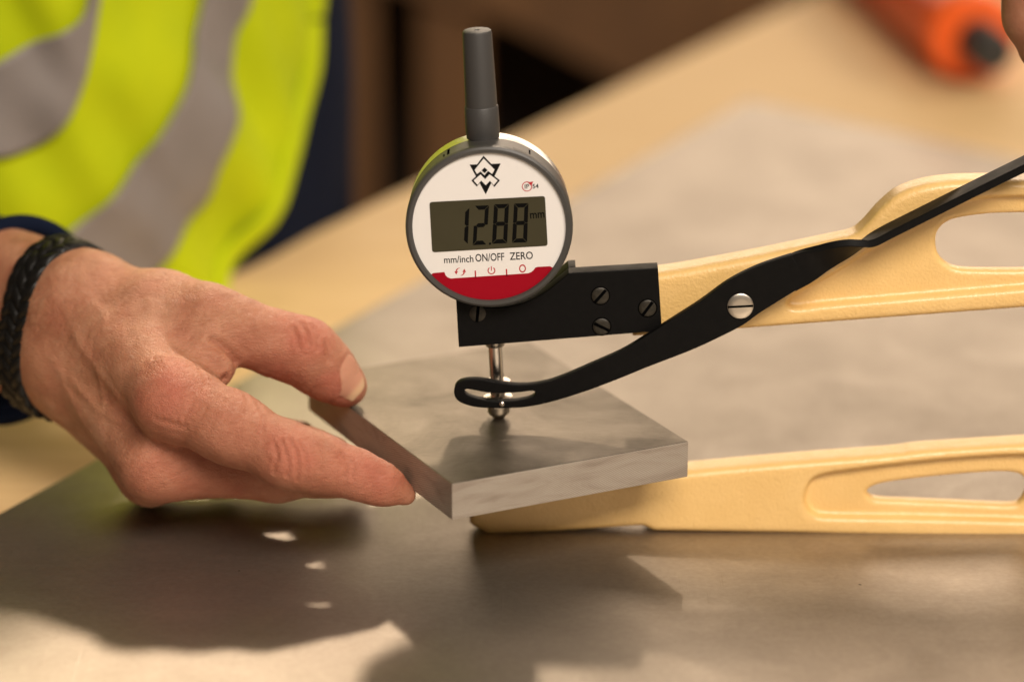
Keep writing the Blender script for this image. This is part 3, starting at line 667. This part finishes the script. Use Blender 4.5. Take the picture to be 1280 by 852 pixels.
# ================================================================== PERSON
person = empty('person', (-.22, .42, -.85)); tag(person, 'person in yellow hi-vis vest and navy top holding the steel plate', 'person')
HP = [((-150.35, 36.00, 75.11), 17.00, (-311.79, 199.75, 70.50), 22.00, 10.0),
 ((-153.17, 32.00, 51.11), 17.00, (-314.62, 195.75, 46.50), 22.00, 14.0),
 ((-149.38, 32.00, 72.20), 15.00, (-111.70, -18.00, 57.00), 12.60, 10.0),
 ((-151.00, 30.00, 61.76), 16.50, (-119.30, -12.00, 31.61), 12.00, 10.0),
 ((-152.20, 32.00, 53.54), 16.00, (-123.82, 10.00, 19.66), 11.50, 10.0),
 ((-153.25, 36.00, 48.52), 15.00, (-126.84, 30.00, 12.96), 11.00, 10.0),
 ((-144.14, 36.00, 73.31), 16.50, (-118.42, 22.00, 71.88), 15.00, 10.0),
 ((-119.51, 20.00, 74.90), 15.00, (-101.09, 10.00, 75.80), 11.80, 9.0),
 ((-136.82, 40.00, 53.85), 16.00, (-116.78, 26.00, 49.56), 14.00, 10.0),
 ((-119.75, 6.00, 65.36), 13.00, (-104.04, 2.00, 64.66), 9.50, 10.0),
 ((-106.65, 0.00, 63.88), 8.00, (-98.56, -4.00, 62.32), 6.00, 8.0),
 ((-102.21, 10.00, 75.80), 11.60, (-90.58, 10.00, 71.98), 10.20, 6.0),
 ((-90.58, 10.00, 71.98), 10.20, (-78.12, 10.00, 66.97), 10.40, 6.0),
 ((-78.12, 10.00, 66.97), 10.40, (-67.83, 10.00, 63.71), 11.00, 6.0),
 ((-67.83, 10.00, 63.71), 11.00, (-60.73, 11.00, 56.85), 9.80, 5.0),
 ((-60.73, 11.00, 56.85), 9.80, (-54.42, 12.00, 51.14), 8.00, 5.0),
 ((-111.70, -18.00, 57.00), 12.60, (-90.59, -30.00, 50.31), 11.40, 6.0),
 ((-90.59, -30.00, 50.31), 11.40, (-70.66, -38.00, 43.17), 10.40, 6.0),
 ((-70.66, -38.00, 43.17), 10.40, (-60.44, -38.00, 40.28), 9.40, 5.0),
 ((-60.44, -38.00, 40.28), 9.20, (-48.06, -38.00, 36.52), 8.00, 5.0),
 ((-48.06, -38.00, 36.52), 8.00, (-39.44, -38.00, 33.04), 6.50, 5.0),
 ((-39.44, -38.00, 33.04), 6.50, (-31.96, -36.00, 28.77), 3.90, 5.0),
 ((-119.36, -12.00, 29.83), 11.60, (-77.80, -8.00, 26.53), 10.20, 7.0),
 ((-77.80, -8.00, 26.53), 10.20, (-60.54, -16.00, 30.46), 9.20, 5.0),
 ((-60.54, -16.00, 30.46), 9.20, (-44.45, -24.00, 28.22), 6.40, 5.0),
 ((-123.82, 10.00, 19.66), 11.40, (-87.02, 14.00, 27.86), 9.60, 6.0),
 ((-87.02, 14.00, 27.86), 9.60, (-68.03, 10.00, 27.53), 7.40, 5.0),
 ((-68.03, 10.00, 27.53), 7.40, (-58.42, 10.00, 26.32), 6.00, 5.0),
 ((-126.84, 30.00, 12.96), 10.60, (-98.38, 32.00, 13.13), 10.00, 6.0),
 ((-98.38, 32.00, 13.13), 10.00, (-79.79, 36.00, 14.71), 9.20, 5.0),
 ((-79.79, 36.00, 14.71), 9.20, (-53.70, 36.00, 10.99), 7.40, 5.0),
 ((-118.19, 30.00, 20.67), 12.00, (-93.93, 34.00, 22.89), 9.00, 6.0),  # unseen mass behind the fingers, added to block light leaks
 ((-93.93, 34.00, 22.89), 9.00, (-73.11, 34.00, 21.96), 7.60, 6.0),
 ((-121.97, 25.00, 21.01), 14.00, (-104.17, 24.00, 17.39), 11.00, 8.0)]  # unseen palm filler, added against light slipping under the hand
prims = [(np.array(a, float), r0, np.array(b, float), r1, k) for a, r0, b, r1, k in HP]
allp = np.array([p[0] for p in prims] + [p[2] for p in prims])
lo, hi = allp.min(0) - 30, allp.max(0) + 30
lo[0] = max(lo[0], -290)
F, lo = grid_eval(prims, lo, hi, .6)
V, Q = surface_nets(F, lo, .6); V = laplace(V, Q, 2, .5); N = vnormals(V, Q)
CAMP = np.array((0.00447, -1.02516, 0.41451)) * 1000
view = CAMP - V; view /= np.linalg.norm(view, axis=1)[:, None]; facing = (N * view).sum(1)
disp_ = np.zeros(len(V)); crease_a = np.zeros(len(V)); red_a = np.zeros(len(V)); nail_a = np.zeros(len(V))
def polydist(P, pts):
    d = np.full(len(P), 1e9)
    for a, b in zip(pts[:-1], pts[1:]):
        e = b - a; t_ = np.clip(((P - a) @ e) / max(e @ e, 1e-9), 0, 1)
        d = np.minimum(d, np.linalg.norm(P - a - t_[:, None] * e, axis=1))
    return d
def snap(p):
    """drop a rough point onto the skin (nearest vertex that is turned outwards)"""
    m = np.linalg.norm(V - p, axis=1); return V[np.argmin(m)]
def crease(pts, w, depth, tint=1.0):
    g = catmull([snap(np.array(p, float)) for p in pts], 5, False)
    bb = (V > g.min(0) - 6).all(1) & (V < g.max(0) + 6).all(1); i = np.where(bb)[0]
    d = polydist(V[i], g); e = np.exp(-(d / w) ** 2); s2 = np.exp(-((d - 2.2 * w) / (1.2 * w)) ** 2)
    disp_[i] += -depth * e + depth * .35 * s2; crease_a[i] = np.maximum(crease_a[i], tint * e)
def blob(p, r, hgt, red=0.0, snapit=True):
    c = snap(np.array(p, float)) if snapit else np.array(p, float)
    d = np.linalg.norm(V - c, axis=1); e = np.exp(-(d / r) ** 2); disp_[:] += hgt * e; red_a[:] = np.maximum(red_a, red * e)
for pts, w_, dp, ti in [([(-87.90, -26.00, 61.28), (-85.83, -32.00, 59.68), (-85.67, -38.00, 57.54)], 0.7, 0.3, 0.5),
 ([(-81.50, -32.00, 59.68), (-79.48, -38.00, 57.54), (-79.37, -44.00, 54.58)], 0.7, 0.3, 0.5),
 ([(-60.32, -46.00, 50.18), (-59.26, -47.00, 46.56), (-60.21, -46.00, 42.17)], 0.7, 0.3, 0.5),
 ([(-52.45, -44.00, 46.58), (-50.80, -46.00, 43.32), (-51.46, -45.00, 38.91)], 0.8, 0.4, 0.6),
 ([(-50.05, -44.00, 45.43), (-48.66, -46.00, 42.74), (-49.32, -45.00, 38.34)], 0.7, 0.3, 0.5),
 ([(-106.31, -18.00, 62.52), (-101.65, -24.00, 62.31), (-98.09, -28.00, 59.69)], 0.7, 0.3, 0.4),
 ([(-116.04, -16.00, 64.14), (-109.77, -18.00, 65.41), (-103.81, -18.00, 63.67)], 0.7, 0.28, 0.4),
 ([(-113.71, -28.00, 55.36), (-108.12, -30.00, 54.07), (-101.72, -32.00, 53.06)], 0.8, 0.28, 0.4),
 ([(-100.12, -2.00, 71.58), (-96.09, -4.00, 70.79), (-93.13, -4.00, 68.17), (-92.29, -2.00, 64.56)], 1.3, 1.1, 0.8),
 ([(-102.78, -4.00, 68.75), (-99.89, -5.00, 69.96), (-97.06, -6.00, 69.43)], 0.9, 0.5, 0.5),
 ([(-95.84, -16.00, 61.82), (-93.54, -14.00, 62.28), (-91.29, -12.00, 60.42)], 1.2, 0.9, 0.7),
 ([(-95.13, -18.00, 61.36), (-94.57, -22.00, 59.00), (-93.46, -26.00, 57.24)], 0.8, 0.35, 0.5),
 ([(-105.81, -8.00, 65.74), (-102.46, -8.00, 67.19), (-99.44, -8.00, 66.61)], 0.8, 0.35, 0.4),
 ([(-72.61, -46.00, 51.32), (-71.00, -47.00, 48.56), (-70.29, -47.00, 44.55), (-70.69, -46.00, 41.59)], 0.6, 0.36, 0.7),
 ([(-69.91, -46.00, 52.18), (-67.71, -48.00, 49.22), (-67.00, -48.00, 44.65), (-67.71, -47.00, 39.68)], 0.65, 0.45, 0.9),
 ([(-66.72, -46.00, 51.32), (-65.05, -48.00, 48.65), (-64.32, -48.00, 44.93), (-64.44, -47.00, 42.26)], 0.6, 0.32, 0.7),
 ([(-74.52, -46.00, 49.61), (-73.45, -47.00, 46.56), (-73.90, -46.00, 42.17)], 0.7, 0.35, 0.5),
 ([(-71.51, 2.00, 76.09), (-69.70, -1.00, 73.58), (-69.72, -2.00, 69.83)], 0.8, 0.45, 0.5),
 ([(-68.29, 4.00, 76.89), (-65.87, 0.00, 74.41), (-65.62, -1.00, 70.08)], 0.9, 0.5, 0.6),
 ([(-64.71, 4.00, 75.43), (-62.85, 0.00, 73.25), (-62.88, -1.00, 68.91)], 0.8, 0.35, 0.5),
 ([(-80.97, 4.00, 58.38), (-77.93, 4.00, 57.20), (-74.90, 4.00, 55.42)], 1, 0.6, 0.6),
 ([(-61.78, 4.00, 68.98), (-59.76, 2.00, 66.72), (-59.55, 2.00, 63.19)], 0.8, 0.35, 0.4),
 ([(-114.53, -24.00, 44.33), (-104.87, -26.00, 40.99), (-91.16, -28.00, 36.49), (-77.62, -28.00, 31.23)], 1.6, 1, 0.7),
 ([(-99.06, -16.00, 64.14), (-104.75, -20.00, 62.64), (-107.54, -26.00, 58.98)], 0.8, 0.25, 0.3),
 ([(-99.52, -24.00, 60.58), (-101.50, -27.00, 57.89), (-102.08, -28.00, 53.92)], 0.7, 0.25, 0.3)]: crease(pts, w_, dp, ti)
for p, r, hg, rd in [((-110.63, -32.00, 61.69), 15, 1.8, 0.9), ((-118.83, -26.00, 32.81), 13, 1.2, 0.6), ((-68.83, -48.00, 46.93), 13, 1, 0.9), ((-66.44, 0.00, 73.83), 15, 0.8, 0.8), ((-57.06, 4.00, 52.75), 15, 0, 0.8), ((-42.66, -44.00, 36.80), 18, 0, 0.8), ((-50.57, -46.00, 41.02), 18, 0, 0.6), ((-90.25, 4.00, 66.04), 16, 0, 0.35), ((-76.34, 2.00, 59.36), 18, 0, 0.8), ((-133.19, 10.00, 55.11), 12, -0.8, 0), ((-108.52, -8.00, 67.19), 12, -0.6, 0.1), ((-126.06, -8.00, 40.78), 9, -0.8, 0), ((-91.06, -40.00, 51.11), 24, 0, 0.5), ((-102.61, -24.00, 32.04), 26, 0, 0.6), ((-142.09, 20.00, 74.01), 14, 0.6, 0), ((-127.01, 10.00, 69.92), 10, 0.5, 0)]: blob(p, r, hg, rd)
disp_ += .32 * vnoise(V, 1 / 14., 3) + .16 * vnoise(V, 1 / 6., 4)
# skin lines running across the fingers and the back of the hand
for sd_, (da, fa, fb, am) in enumerate((((.80, -.30, -.52), 2.1, 8.0, .13), ((.55, -.2, -.8), 3.2, 11.0, .15), ((.2, -.4, .9), 2.8, 9.0, .08))):
    da = np.array(da); da /= np.linalg.norm(da); s_ = V @ da; o1 = np.cross(da, (0, 1., 0)); o1 /= np.linalg.norm(o1); o2 = np.cross(da, o1)
    wob = vnoise(V, 1 / 9., 60 + sd_) * 1.6
    nn_ = vnoise(np.stack([(s_ + wob) / fa, (V @ o1) / fb, (V @ o2) / fb], 1), 1.0, 50 + sd_)
    rd_ = (1 - np.abs(nn_)) ** 7; msk = .45 + .55 * np.clip(vnoise(V, 1 / 20., 70 + sd_) * 1.6 + .4, 0, 1)
    disp_ -= 1.35 * am * rd_ * msk; crease_a = np.maximum(crease_a, .42 * rd_ * msk)
# slack veins and tendons on the back of the hand
for pts_, w_, h_ in [([(-144.43, 10.00, 55.11), (-135.34, 2.00, 47.53), (-124.82, -6.00, 43.01), (-117.14, -14.00, 39.45)], 1.8, 0.55), ([(-141.84, 16.00, 67.92), (-131.03, 6.00, 62.41), (-121.69, -4.00, 58.51), (-115.37, -12.00, 56.33)], 2.6, 0.6), ([(-138.78, 16.00, 73.84), (-132.72, 10.00, 66.97), (-129.60, 4.00, 57.20), (-132.22, 0.00, 49.73)], 1.5, 0.4), ([(-148.15, 18.00, 58.32), (-138.60, 4.00, 42.35), (-127.80, -8.00, 31.89)], 2.6, 0.5)]:
    g_ = catmull([snap(np.array(q, float)) for q in pts_], 6, False); dd_ = polydist(V, g_); disp_ += h_ * np.exp(-(dd_ / w_) ** 2)
red_a = np.clip(np.maximum(red_a, 0) + .35 * np.clip(vnoise(V, 1 / 11., 81), 0, 1) + .2 * np.clip(vnoise(V, 1 / 4.5, 82), 0, 1), 0, 1)
# thumb nail
NC, NDIR, NNRM = [np.array(q, float) for q in ((-52.21, 6.00, 55.75), (9.65, 0.00, -9.19), (0.52, -0.20, 0.83))]
NDIR /= np.linalg.norm(NDIR); NNRM -= NDIR * (NNRM @ NDIR); NNRM /= np.linalg.norm(NNRM); NSD = np.cross(NDIR, NNRM)
rel = V - NC; a_ = rel @ NDIR; b_ = rel @ NSD; c_ = rel @ NNRM
NL, NW = (6.6, 4.7)
e_ = np.maximum(np.abs(b_) / NW, 0) ** 3.2 + np.maximum(np.abs(a_) / NL, 0) ** 3.6
inside = (e_ < 1) & ((N @ NNRM) > .05) & (np.abs(c_) < 9)
nail_a[inside] = np.clip((1 - e_[inside]) * 6, 0, 1)
disp_[inside] += .28 * np.clip((1 - e_[inside]) * 8, 0, 1)
rim = (np.abs(e_ - 1.12) < .25) & ((N @ NNRM) > .0) & (np.abs(c_) < 9) & (a_ < NL * .75)
disp_[rim] -= .22; crease_a[rim] = np.maximum(crease_a[rim], .45)
tip_a = np.clip((a_ / NL - .45) * 4, 0, 1)
V = V + N * disp_[:, None]
V = laplace(V, Q, 1, .25)
V_hand, Q_hand = V, Q
nh = len(V)
body = fast_mesh('body', V, Q, M_SKN, person, True, {'red': red_a, 'nail': nail_a, 'crease': crease_a, 'tip': tip_a})
# another person's hand at the lever grip, only a fingertip of it in the frame
other = empty('person', (.28, -.01, .14)); tag(other, 'bare finger of a second hand hanging at the upper right edge above the lever', 'person')
LP = [((179.15, -8.00, 201.44), 9.5, (176.81, -9.00, 187.63), 8.5, 6.0), ((176.81, -9.00, 187.63), 8.5, (181.15, -4.00, 176.15), 7.5, 5.0), ((191.06, -8.00, 201.44), 10.0, (190.48, -9.00, 185.47), 9.0, 6.0), ((190.48, -9.00, 185.47), 9.0, (193.88, -2.00, 170.19), 7.8, 5.0), ((203.20, -6.00, 203.71), 10.0, (203.18, -8.00, 189.30), 9.0, 6.0), ((203.18, -8.00, 189.30), 9.0, (206.03, 0.00, 175.21), 7.8, 5.0), ((188.19, 20.00, 217.50), 16.0, (209.80, 20.00, 217.50), 18.0, 14.0), ((179.15, -8.00, 201.44), 10.0, (190.00, 15.00, 218.44), 15.0, 12.0), ((191.06, -8.00, 201.44), 10.0, (200.75, 15.00, 218.44), 15.0, 12.0), ((203.20, -6.00, 203.71), 10.0, (211.34, 15.00, 221.15), 15.0, 12.0), ((201.69, 20.00, 217.50), 22.0, (221.07, 50.00, 214.65), 26.0, 16.0), ((221.07, 50.00, 214.65), 26.0, (272.55, 60.00, 295.45), 32.0, 16.0)]
pl = [(np.array(a, float), r0, np.array(b, float), r1, k) for a, r0, b, r1, k in LP]
al = np.array([p[0] for p in pl] + [p[2] for p in pl])
F2_, lo2_ = grid_eval(pl, al.min(0) - 40, al.max(0) + 40, 1.1)
Vb, Qb = surface_nets(F2_, lo2_, 1.1); Vb = laplace(Vb, Qb, 2, .5)
Vb = Vb + vnormals(Vb, Qb) * (.25 * vnoise(Vb, 1 / 7., 8))[:, None]
zz = np.zeros(len(Vb))
fast_mesh('body', Vb, Qb, M_SKN, other, True, {'red': zz + .1, 'nail': zz, 'crease': zz + .25})

# bracelets: rings that follow the wrist section
def wrist_ring(c, nrm, up, nth, tilt=0):
    nrm = np.array(nrm, float); nrm /= np.linalg.norm(nrm); u = np.array(up, float); u -= nrm * (u @ nrm); u /= np.linalg.norm(u); s_ = np.cross(nrm, u)
    th = np.linspace(0, 2 * math.pi, nth, endpoint=False); dirs = np.outer(np.cos(th), u) + np.outer(np.sin(th), s_)
    lo_r = np.zeros(nth); hi_r = np.full(nth, 60.0)
    for _ in range(22):
        mid = (lo_r + hi_r) / 2; f = point_eval(prims, c + dirs * mid[:, None]); lo_r = np.where(f < 0, mid, lo_r); hi_r = np.where(f < 0, hi_r, mid)
    return th, dirs, lo_r, nrm
def smooth_ring(r, it=30):
    for _ in range(it): r = (np.roll(r, 1) + r + np.roll(r, -1)) / 3
    return r
def band(name, c, nrm, up, width, lift, mat, braid=True, nth=420, nw=31, parent=None, thick=2.2, span=None):
    c = np.array(c, float); th, dirs, r, nn = wrist_ring(c, nrm, up, nth); 
    r = np.maximum(smooth_ring(r), r) + lift
    V_ = []; F_ = []
    P_ = 2 * math.pi * r.mean()
    for j in range(nw):
        w = j / (nw - 1) * 2 - 1
        arcl = th / (2 * math.pi) * P_
        edge = thick * math.sqrt(max(0, 1 - abs(w) ** 4))
        if braid:
            # plaited strands: four columns of slanted overlapping lozenges
            col = (w + 1) / 2 * 3; ci = min(int(col), 2); fx = col - ci
            sl = 1 if ci % 2 == 0 else -1
            ph = (arcl / 5.6 + sl * (fx - .5) * .75 + (.5 if ci in (1, 2) else 0)) % 1
            hgt = np.sqrt(np.clip(1 - (2 * ph - 1) ** 2, 0, 1)) * 1.7 * (1 - .6 * (2 * fx - 1) ** 4)
        else: hgt = .0 * arcl
        V_.append(c + dirs * (r + edge * (.55 if braid else 1) + hgt * (1 if abs(w) < .99 else 0))[:, None] + nn * w * width / 2)
    for w in (1, -1): V_.append(c + dirs * (r - .6)[:, None] + nn * w * width / 2)
    V_ = np.concatenate(V_); R_ = nw + 2
    for j in range(R_):
        k = (j + 1) % R_
        for i in range(nth):
            if span and not (span[0] <= th[i] < span[1]): continue
            i2 = (i + 1) % nth; F_.append((j * nth + i, j * nth + i2, k * nth + i2, k * nth + i))
    return mobj(name, V_, F_, mat, parent, True)
FA = np.array((-0.7019, 0.7120, -0.0201))
brace = band('braided_bracelet', (-159.28, 42.00, 60.48), (-0.700, 0.700, 0.040), (0, 0, 1), 15.5, .5, M_LEA, True, parent=person)
band('clasp', (-159.28, 42.00, 60.48), (-0.700, 0.700, 0.040), (0, 0, 1), 16.5, 1.8, M_STRAP, False, nth=300, nw=12, parent=brace, thick=1.8, span=(1.9, 3.05))
band('clasp_edge', np.array((-159.28, 42.00, 60.48)) + np.array((-0.700, 0.700, 0.040)) * -8.6, (-0.700, 0.700, 0.040), (0, 0, 1), .7, 2.6, M_SLV, False, nth=300, nw=6, parent=brace, thick=.9, span=(2.0, 2.75))

# torso: upright elliptical barrel turned towards the table
TC = np.array((-218.00, 416.00)); fd = np.array((0.8825, -0.4703)); sd = np.array((-fd[1], fd[0]))
def barrel(phi, z, a, b):
    k = 1 - .10 * np.clip((z + 50) / 500, 0, 1) ** 2
    return TC + (np.outer(np.cos(phi) * a * k, fd) + np.outer(np.sin(phi) * b * k, sd))
nz_, nt_ = 60, 96; V_ = []; F_ = []
zs = np.linspace(-420, 400, nz_); ph = np.linspace(0, 2 * math.pi, nt_, endpoint=False)
for z in zs:
    p2 = barrel(ph, np.full(nt_, z), 135, 180)
    P3 = np.concatenate([p2, np.full((nt_, 1), z)], 1); n3 = vnoise(P3, 1 / 60., 11) * 5
    rr = p2 - TC; P3[:, :2] += rr / np.linalg.norm(rr, axis=1)[:, None] * n3[:, None]; V_.append(P3)
V_ = np.concatenate(V_)
for j in range(nz_ - 1):
    for i in range(nt_): F_.append((j * nt_ + i, j * nt_ + (i + 1) % nt_, (j + 1) * nt_ + (i + 1) % nt_, (j + 1) * nt_ + i))
F_.append([(nz_ - 1) * nt_ + i for i in range(nt_)]); F_.append([i for i in range(nt_)][::-1])
# sleeves joined to the shirt
def tube(path, rad, nseg=40, cap=True, fold=0.0, seed=0):
    path = catmull(path, 10, False); rad = np.interp(np.linspace(0, 1, len(path)), np.linspace(0, 1, len(rad)), rad)
    VV = []; FF = []
    for i, p in enumerate(path):
        d = path[min(i + 1, len(path) - 1)] - path[max(i - 1, 0)]; A = axis_mat(d)
        for k in range(nseg):
            a = 2 * math.pi * k / nseg; VV.append(p + A[:, 0] * math.cos(a) * rad[i] + A[:, 1] * math.sin(a) * rad[i])
    VV = np.array(VV)
    if fold:
        c = np.repeat(path, nseg, 0); rr = VV - c; VV = VV + rr / np.linalg.norm(rr, axis=1)[:, None] * (fold * vnoise(VV, 1 / 22., seed))[:, None]
    for i in range(len(path) - 1):
        for k in range(nseg): FF.append((i * nseg + k, i * nseg + (k + 1) % nseg, (i + 1) * nseg + (k + 1) % nseg, (i + 1) * nseg + k))
    return VV, FF, path
Vs, Fs, _ = tube([(-180.51, 70.00, 55.55), (-198.06, 87.80, 55.05), (-243.69, 134.08, 53.75), (-320.90, 212.39, 51.54), (-379.51, 261.55, 90.44), (-355.47, 297.31, 240.84), (-274.94, 336.63, 431.14)], [36, 37, 40, 48, 58, 62, 75], 48, fold=2.5, seed=21)
F_ += [tuple(i + len(V_) for i in f) for f in Fs]; V_ = np.concatenate([V_, Vs])
Vs, Fs, _ = tube([(-147.45, 548.37, 430.00), (-192.76, 612.18, 200.00), (-195.11, 607.77, -150.00)], [75, 62, 55], 40, fold=4, seed=22)
F_ += [tuple(i + len(V_) for i in f) for f in Fs]; V_ = np.concatenate([V_, Vs])
shirt = mobj('shirt', V_, F_, M_NAVY, person, True)
so = shirt.modifiers.new('thick', 'SOLIDIFY'); so.thickness = .0022; so.offset = -1
hem_c = np.array([(-180.51, 70.00, 55.55), (-198.06, 87.80, 55.05), (-243.69, 134.08, 53.75), (-320.90, 212.39, 51.54), (-379.51, 261.55, 90.44), (-355.47, 297.31, 240.84), (-274.94, 336.63, 431.14)][0]); hA = axis_mat(np.array((-0.7019, 0.7120, -0.0201))); hr = [36, 37, 40, 48, 58, 62, 75][0]
hem = [hem_c + (hA[:, 0] * math.cos(a) + hA[:, 1] * math.sin(a)) * (hr + .6) for a in np.linspace(0, 2 * math.pi, 40)]
Vs, Fs, _ = tube(hem, [3.2, 3.2], 14, fold=.8, seed=5)
mobj('cuff_hem', Vs, Fs, M_NAVY, shirt, True)
trV = []; trF = []
for s_ in (-1, 1):
    c = TC + sd * 85 * s_
    Vs, Fs, _ = tube([(c[0], c[1], -330), (c[0], c[1], -600), (c[0], c[1], -845)], [105, 85, 70], 32)
    trF += [tuple(i + len(trV) for i in f) for f in Fs]; trV += list(Vs)
mobj('trousers', trV, trF, M_NAVY, person, True)
# vest panel
ve = np.array([(-300.0, -0.3926), (-31.1, -0.3926), (-15.0, -0.3327), (-1.0, -0.2681), (15.9, -0.1876), (30.9, -0.1042), (49.4, -0.0145), (68.5, 0.0634), (88.7, 0.1169), (110.0, 0.1439), (135.6, 0.1516), (161.3, 0.1466), (480.0, 0.1466)])         # rows: z, phi at the open edge
nz_, nt_ = 110, 150; zs = np.linspace(-300, 398, nz_); V_ = []; F_ = []
pe = np.interp(zs, ve[:, 0], ve[:, 1]) - .06
def vest_pt(phi, z, lift=0.0):
    phi = np.asarray(phi, float); z = np.asarray(z, float)
    p2 = barrel(phi, z, 140, 190); P3 = np.concatenate([p2, z[:, None]], 1)
    rr = p2 - TC; rr = rr / np.linalg.norm(rr, axis=1)[:, None]
    # hanging folds, mostly along the drop of the cloth
    sk = np.stack([phi * 150 + z * .38, z * .22, z * 0], 1)
    n3 = 15 * vnoise(sk, 1 / 34., 31) + 6.0 * vnoise(sk, 1 / 15., 32) + 2.0 * vnoise(P3, 1 / 25., 33)
    n3 = np.where(n3 < -3, -3 + (n3 + 3) * .3, n3) + 3
    P3[:, :2] += rr * (n3 + lift)[:, None]; return P3
for z, p0 in zip(zs, pe): V_.append(vest_pt(np.linspace(p0, p0 - 4.2, nt_), np.full(nt_, z)))
V_ = np.concatenate(V_)
for j in range(nz_ - 1):
    for i in range(nt_ - 1): F_.append((j * nt_ + i, j * nt_ + i + 1, (j + 1) * nt_ + i + 1, (j + 1) * nt_ + i))
vest = mobj('hi_vis_vest', V_, F_, M_HIV, person, True)
so = vest.modifiers.new('thick', 'SOLIDIFY'); so.thickness = .003; so.offset = 1
# rolled binding along the open edge
ed = vest_pt(pe, zs, 1.5); Vs, Fs, _ = tube(ed[::3], [4.5, 4.5], 12)
mobj('edge_binding', Vs, Fs, M_HIV, vest, True)
for A_, B_ in [([(-1.0144, 106.1), (-0.8849, 115.0), (-0.7945, 122.5), (-0.7214, 127.0), (-0.6749, 132.6), (-0.6563, 144.5), (-0.6469, 161.2)], [(-1.0245, 76.1), (-0.8972, 75.7), (-0.8337, 76.8), (-0.7689, 81.6), (-0.7196, 90.3), (-0.6834, 104.0), (-0.6570, 120.7), (-0.6401, 134.0), (-0.6274, 147.3), (-0.6189, 160.7)]), ([(-0.2847, 152.9), (-0.3220, 126.0), (-0.3508, 114.9), (-0.4082, 95.8), (-0.4620, 82.6), (-0.5353, 68.2), (-0.6336, 51.4), (-0.7277, 40.3), (-0.8278, 26.5), (-0.9162, 15.6)], [(-0.1668, 149.5), (-0.2022, 122.3), (-0.2320, 108.3), (-0.2512, 90.7), (-0.2739, 77.8), (-0.3352, 55.5), (-0.3619, 41.2), (-0.4257, 33.0), (-0.5105, 16.0), (-0.5970, -1.1)])]:         # tapes: two rails of (phi, z)
    A_ = catmull([(a, b, 0) for a, b in A_], 8, False); B_ = catmull([(a, b, 0) for a, b in B_], 8, False)
    nA = 60; tt = np.linspace(0, 1, nA)
    ia = np.linspace(0, 1, len(A_)); ib = np.linspace(0, 1, len(B_)); V_ = []; F_ = []; nc = 24
    for t_ in tt:
        a = np.array([np.interp(t_, ia, A_[:, k]) for k in (0, 1)]); b = np.array([np.interp(t_, ib, B_[:, k]) for k in (0, 1)])
        u = np.linspace(0, 1, nc)[:, None]; g = a * (1 - u) + b * u; V_.append(vest_pt(g[:, 0], g[:, 1], 4.2))
    V_ = np.concatenate(V_)
    for j in range(nA - 1):
        for i in range(nc - 1): F_.append((j * nc + i, j * nc + i + 1, (j + 1) * nc + i + 1, (j + 1) * nc + i))
    tp = mobj('reflective_tape', V_, F_, M_TAPE, vest, True); so = tp.modifiers.new('thick', 'SOLIDIFY'); so.thickness = .001; so.offset = 0

# ================================================================== BACKGROUND THINGS
OB = np.array((262.14, 671.17, 24.00)); OD = np.array((27.72, -211.08, 0.00)); OD = OD / np.linalg.norm(OD)
ot = empty('orange_tool', (OB[0] * MM, OB[1] * MM, -.0016)); tag(ot, 'orange plastic tool with black end lying at the far table corner', 'tool')
lathe('handle_body', [(.1, -330), (22, -328), (25, -318), (25, -40), (26, -30), (26, -4), (24, 0), (.1, .5)], OB, OD, M_ORG, ot, 40)
lathe('end_cap', [(.1, .4), (10, .6), (12, 3), (12, 34), (10, 38), (.1, 38.5)], OB + OD * .5, OD, M_RUB, ot, 32)
rk = rack('timber_rack', -330, 1250, 640, 260, -25, 'dark brown timber rack standing behind the table', ((0, 40), (120, 172), (186, 234), (264, 312)))
slab('brace_board', [xz([(-95.68, 1238.00, -62.56), (4.47, 1238.00, -95.61), (93.82, 1238.00, -142.99), (290.56, 1238.00, -147.27), (285.74, 1238.00, -23.89), (-95.14, 1238.00, -23.89)])], 1236, 1249, M_DWD, rk)


# ------------------------------------------------------------------ keep child meshes where they were drawn (parents stand at their own base)
bpy.context.view_layer.update()
for o, p in bpy_children:
    q = p; m = Matrix.Identity(4)
    while q is not None:
        m = q.matrix_basis @ m if False else m
        q = q.parent
for o, p in bpy_children:
    root = p
    while root.parent is not None: root = root.parent
    if p is root: o.matrix_parent_inverse = Matrix.Translation(-Vector(root.location))
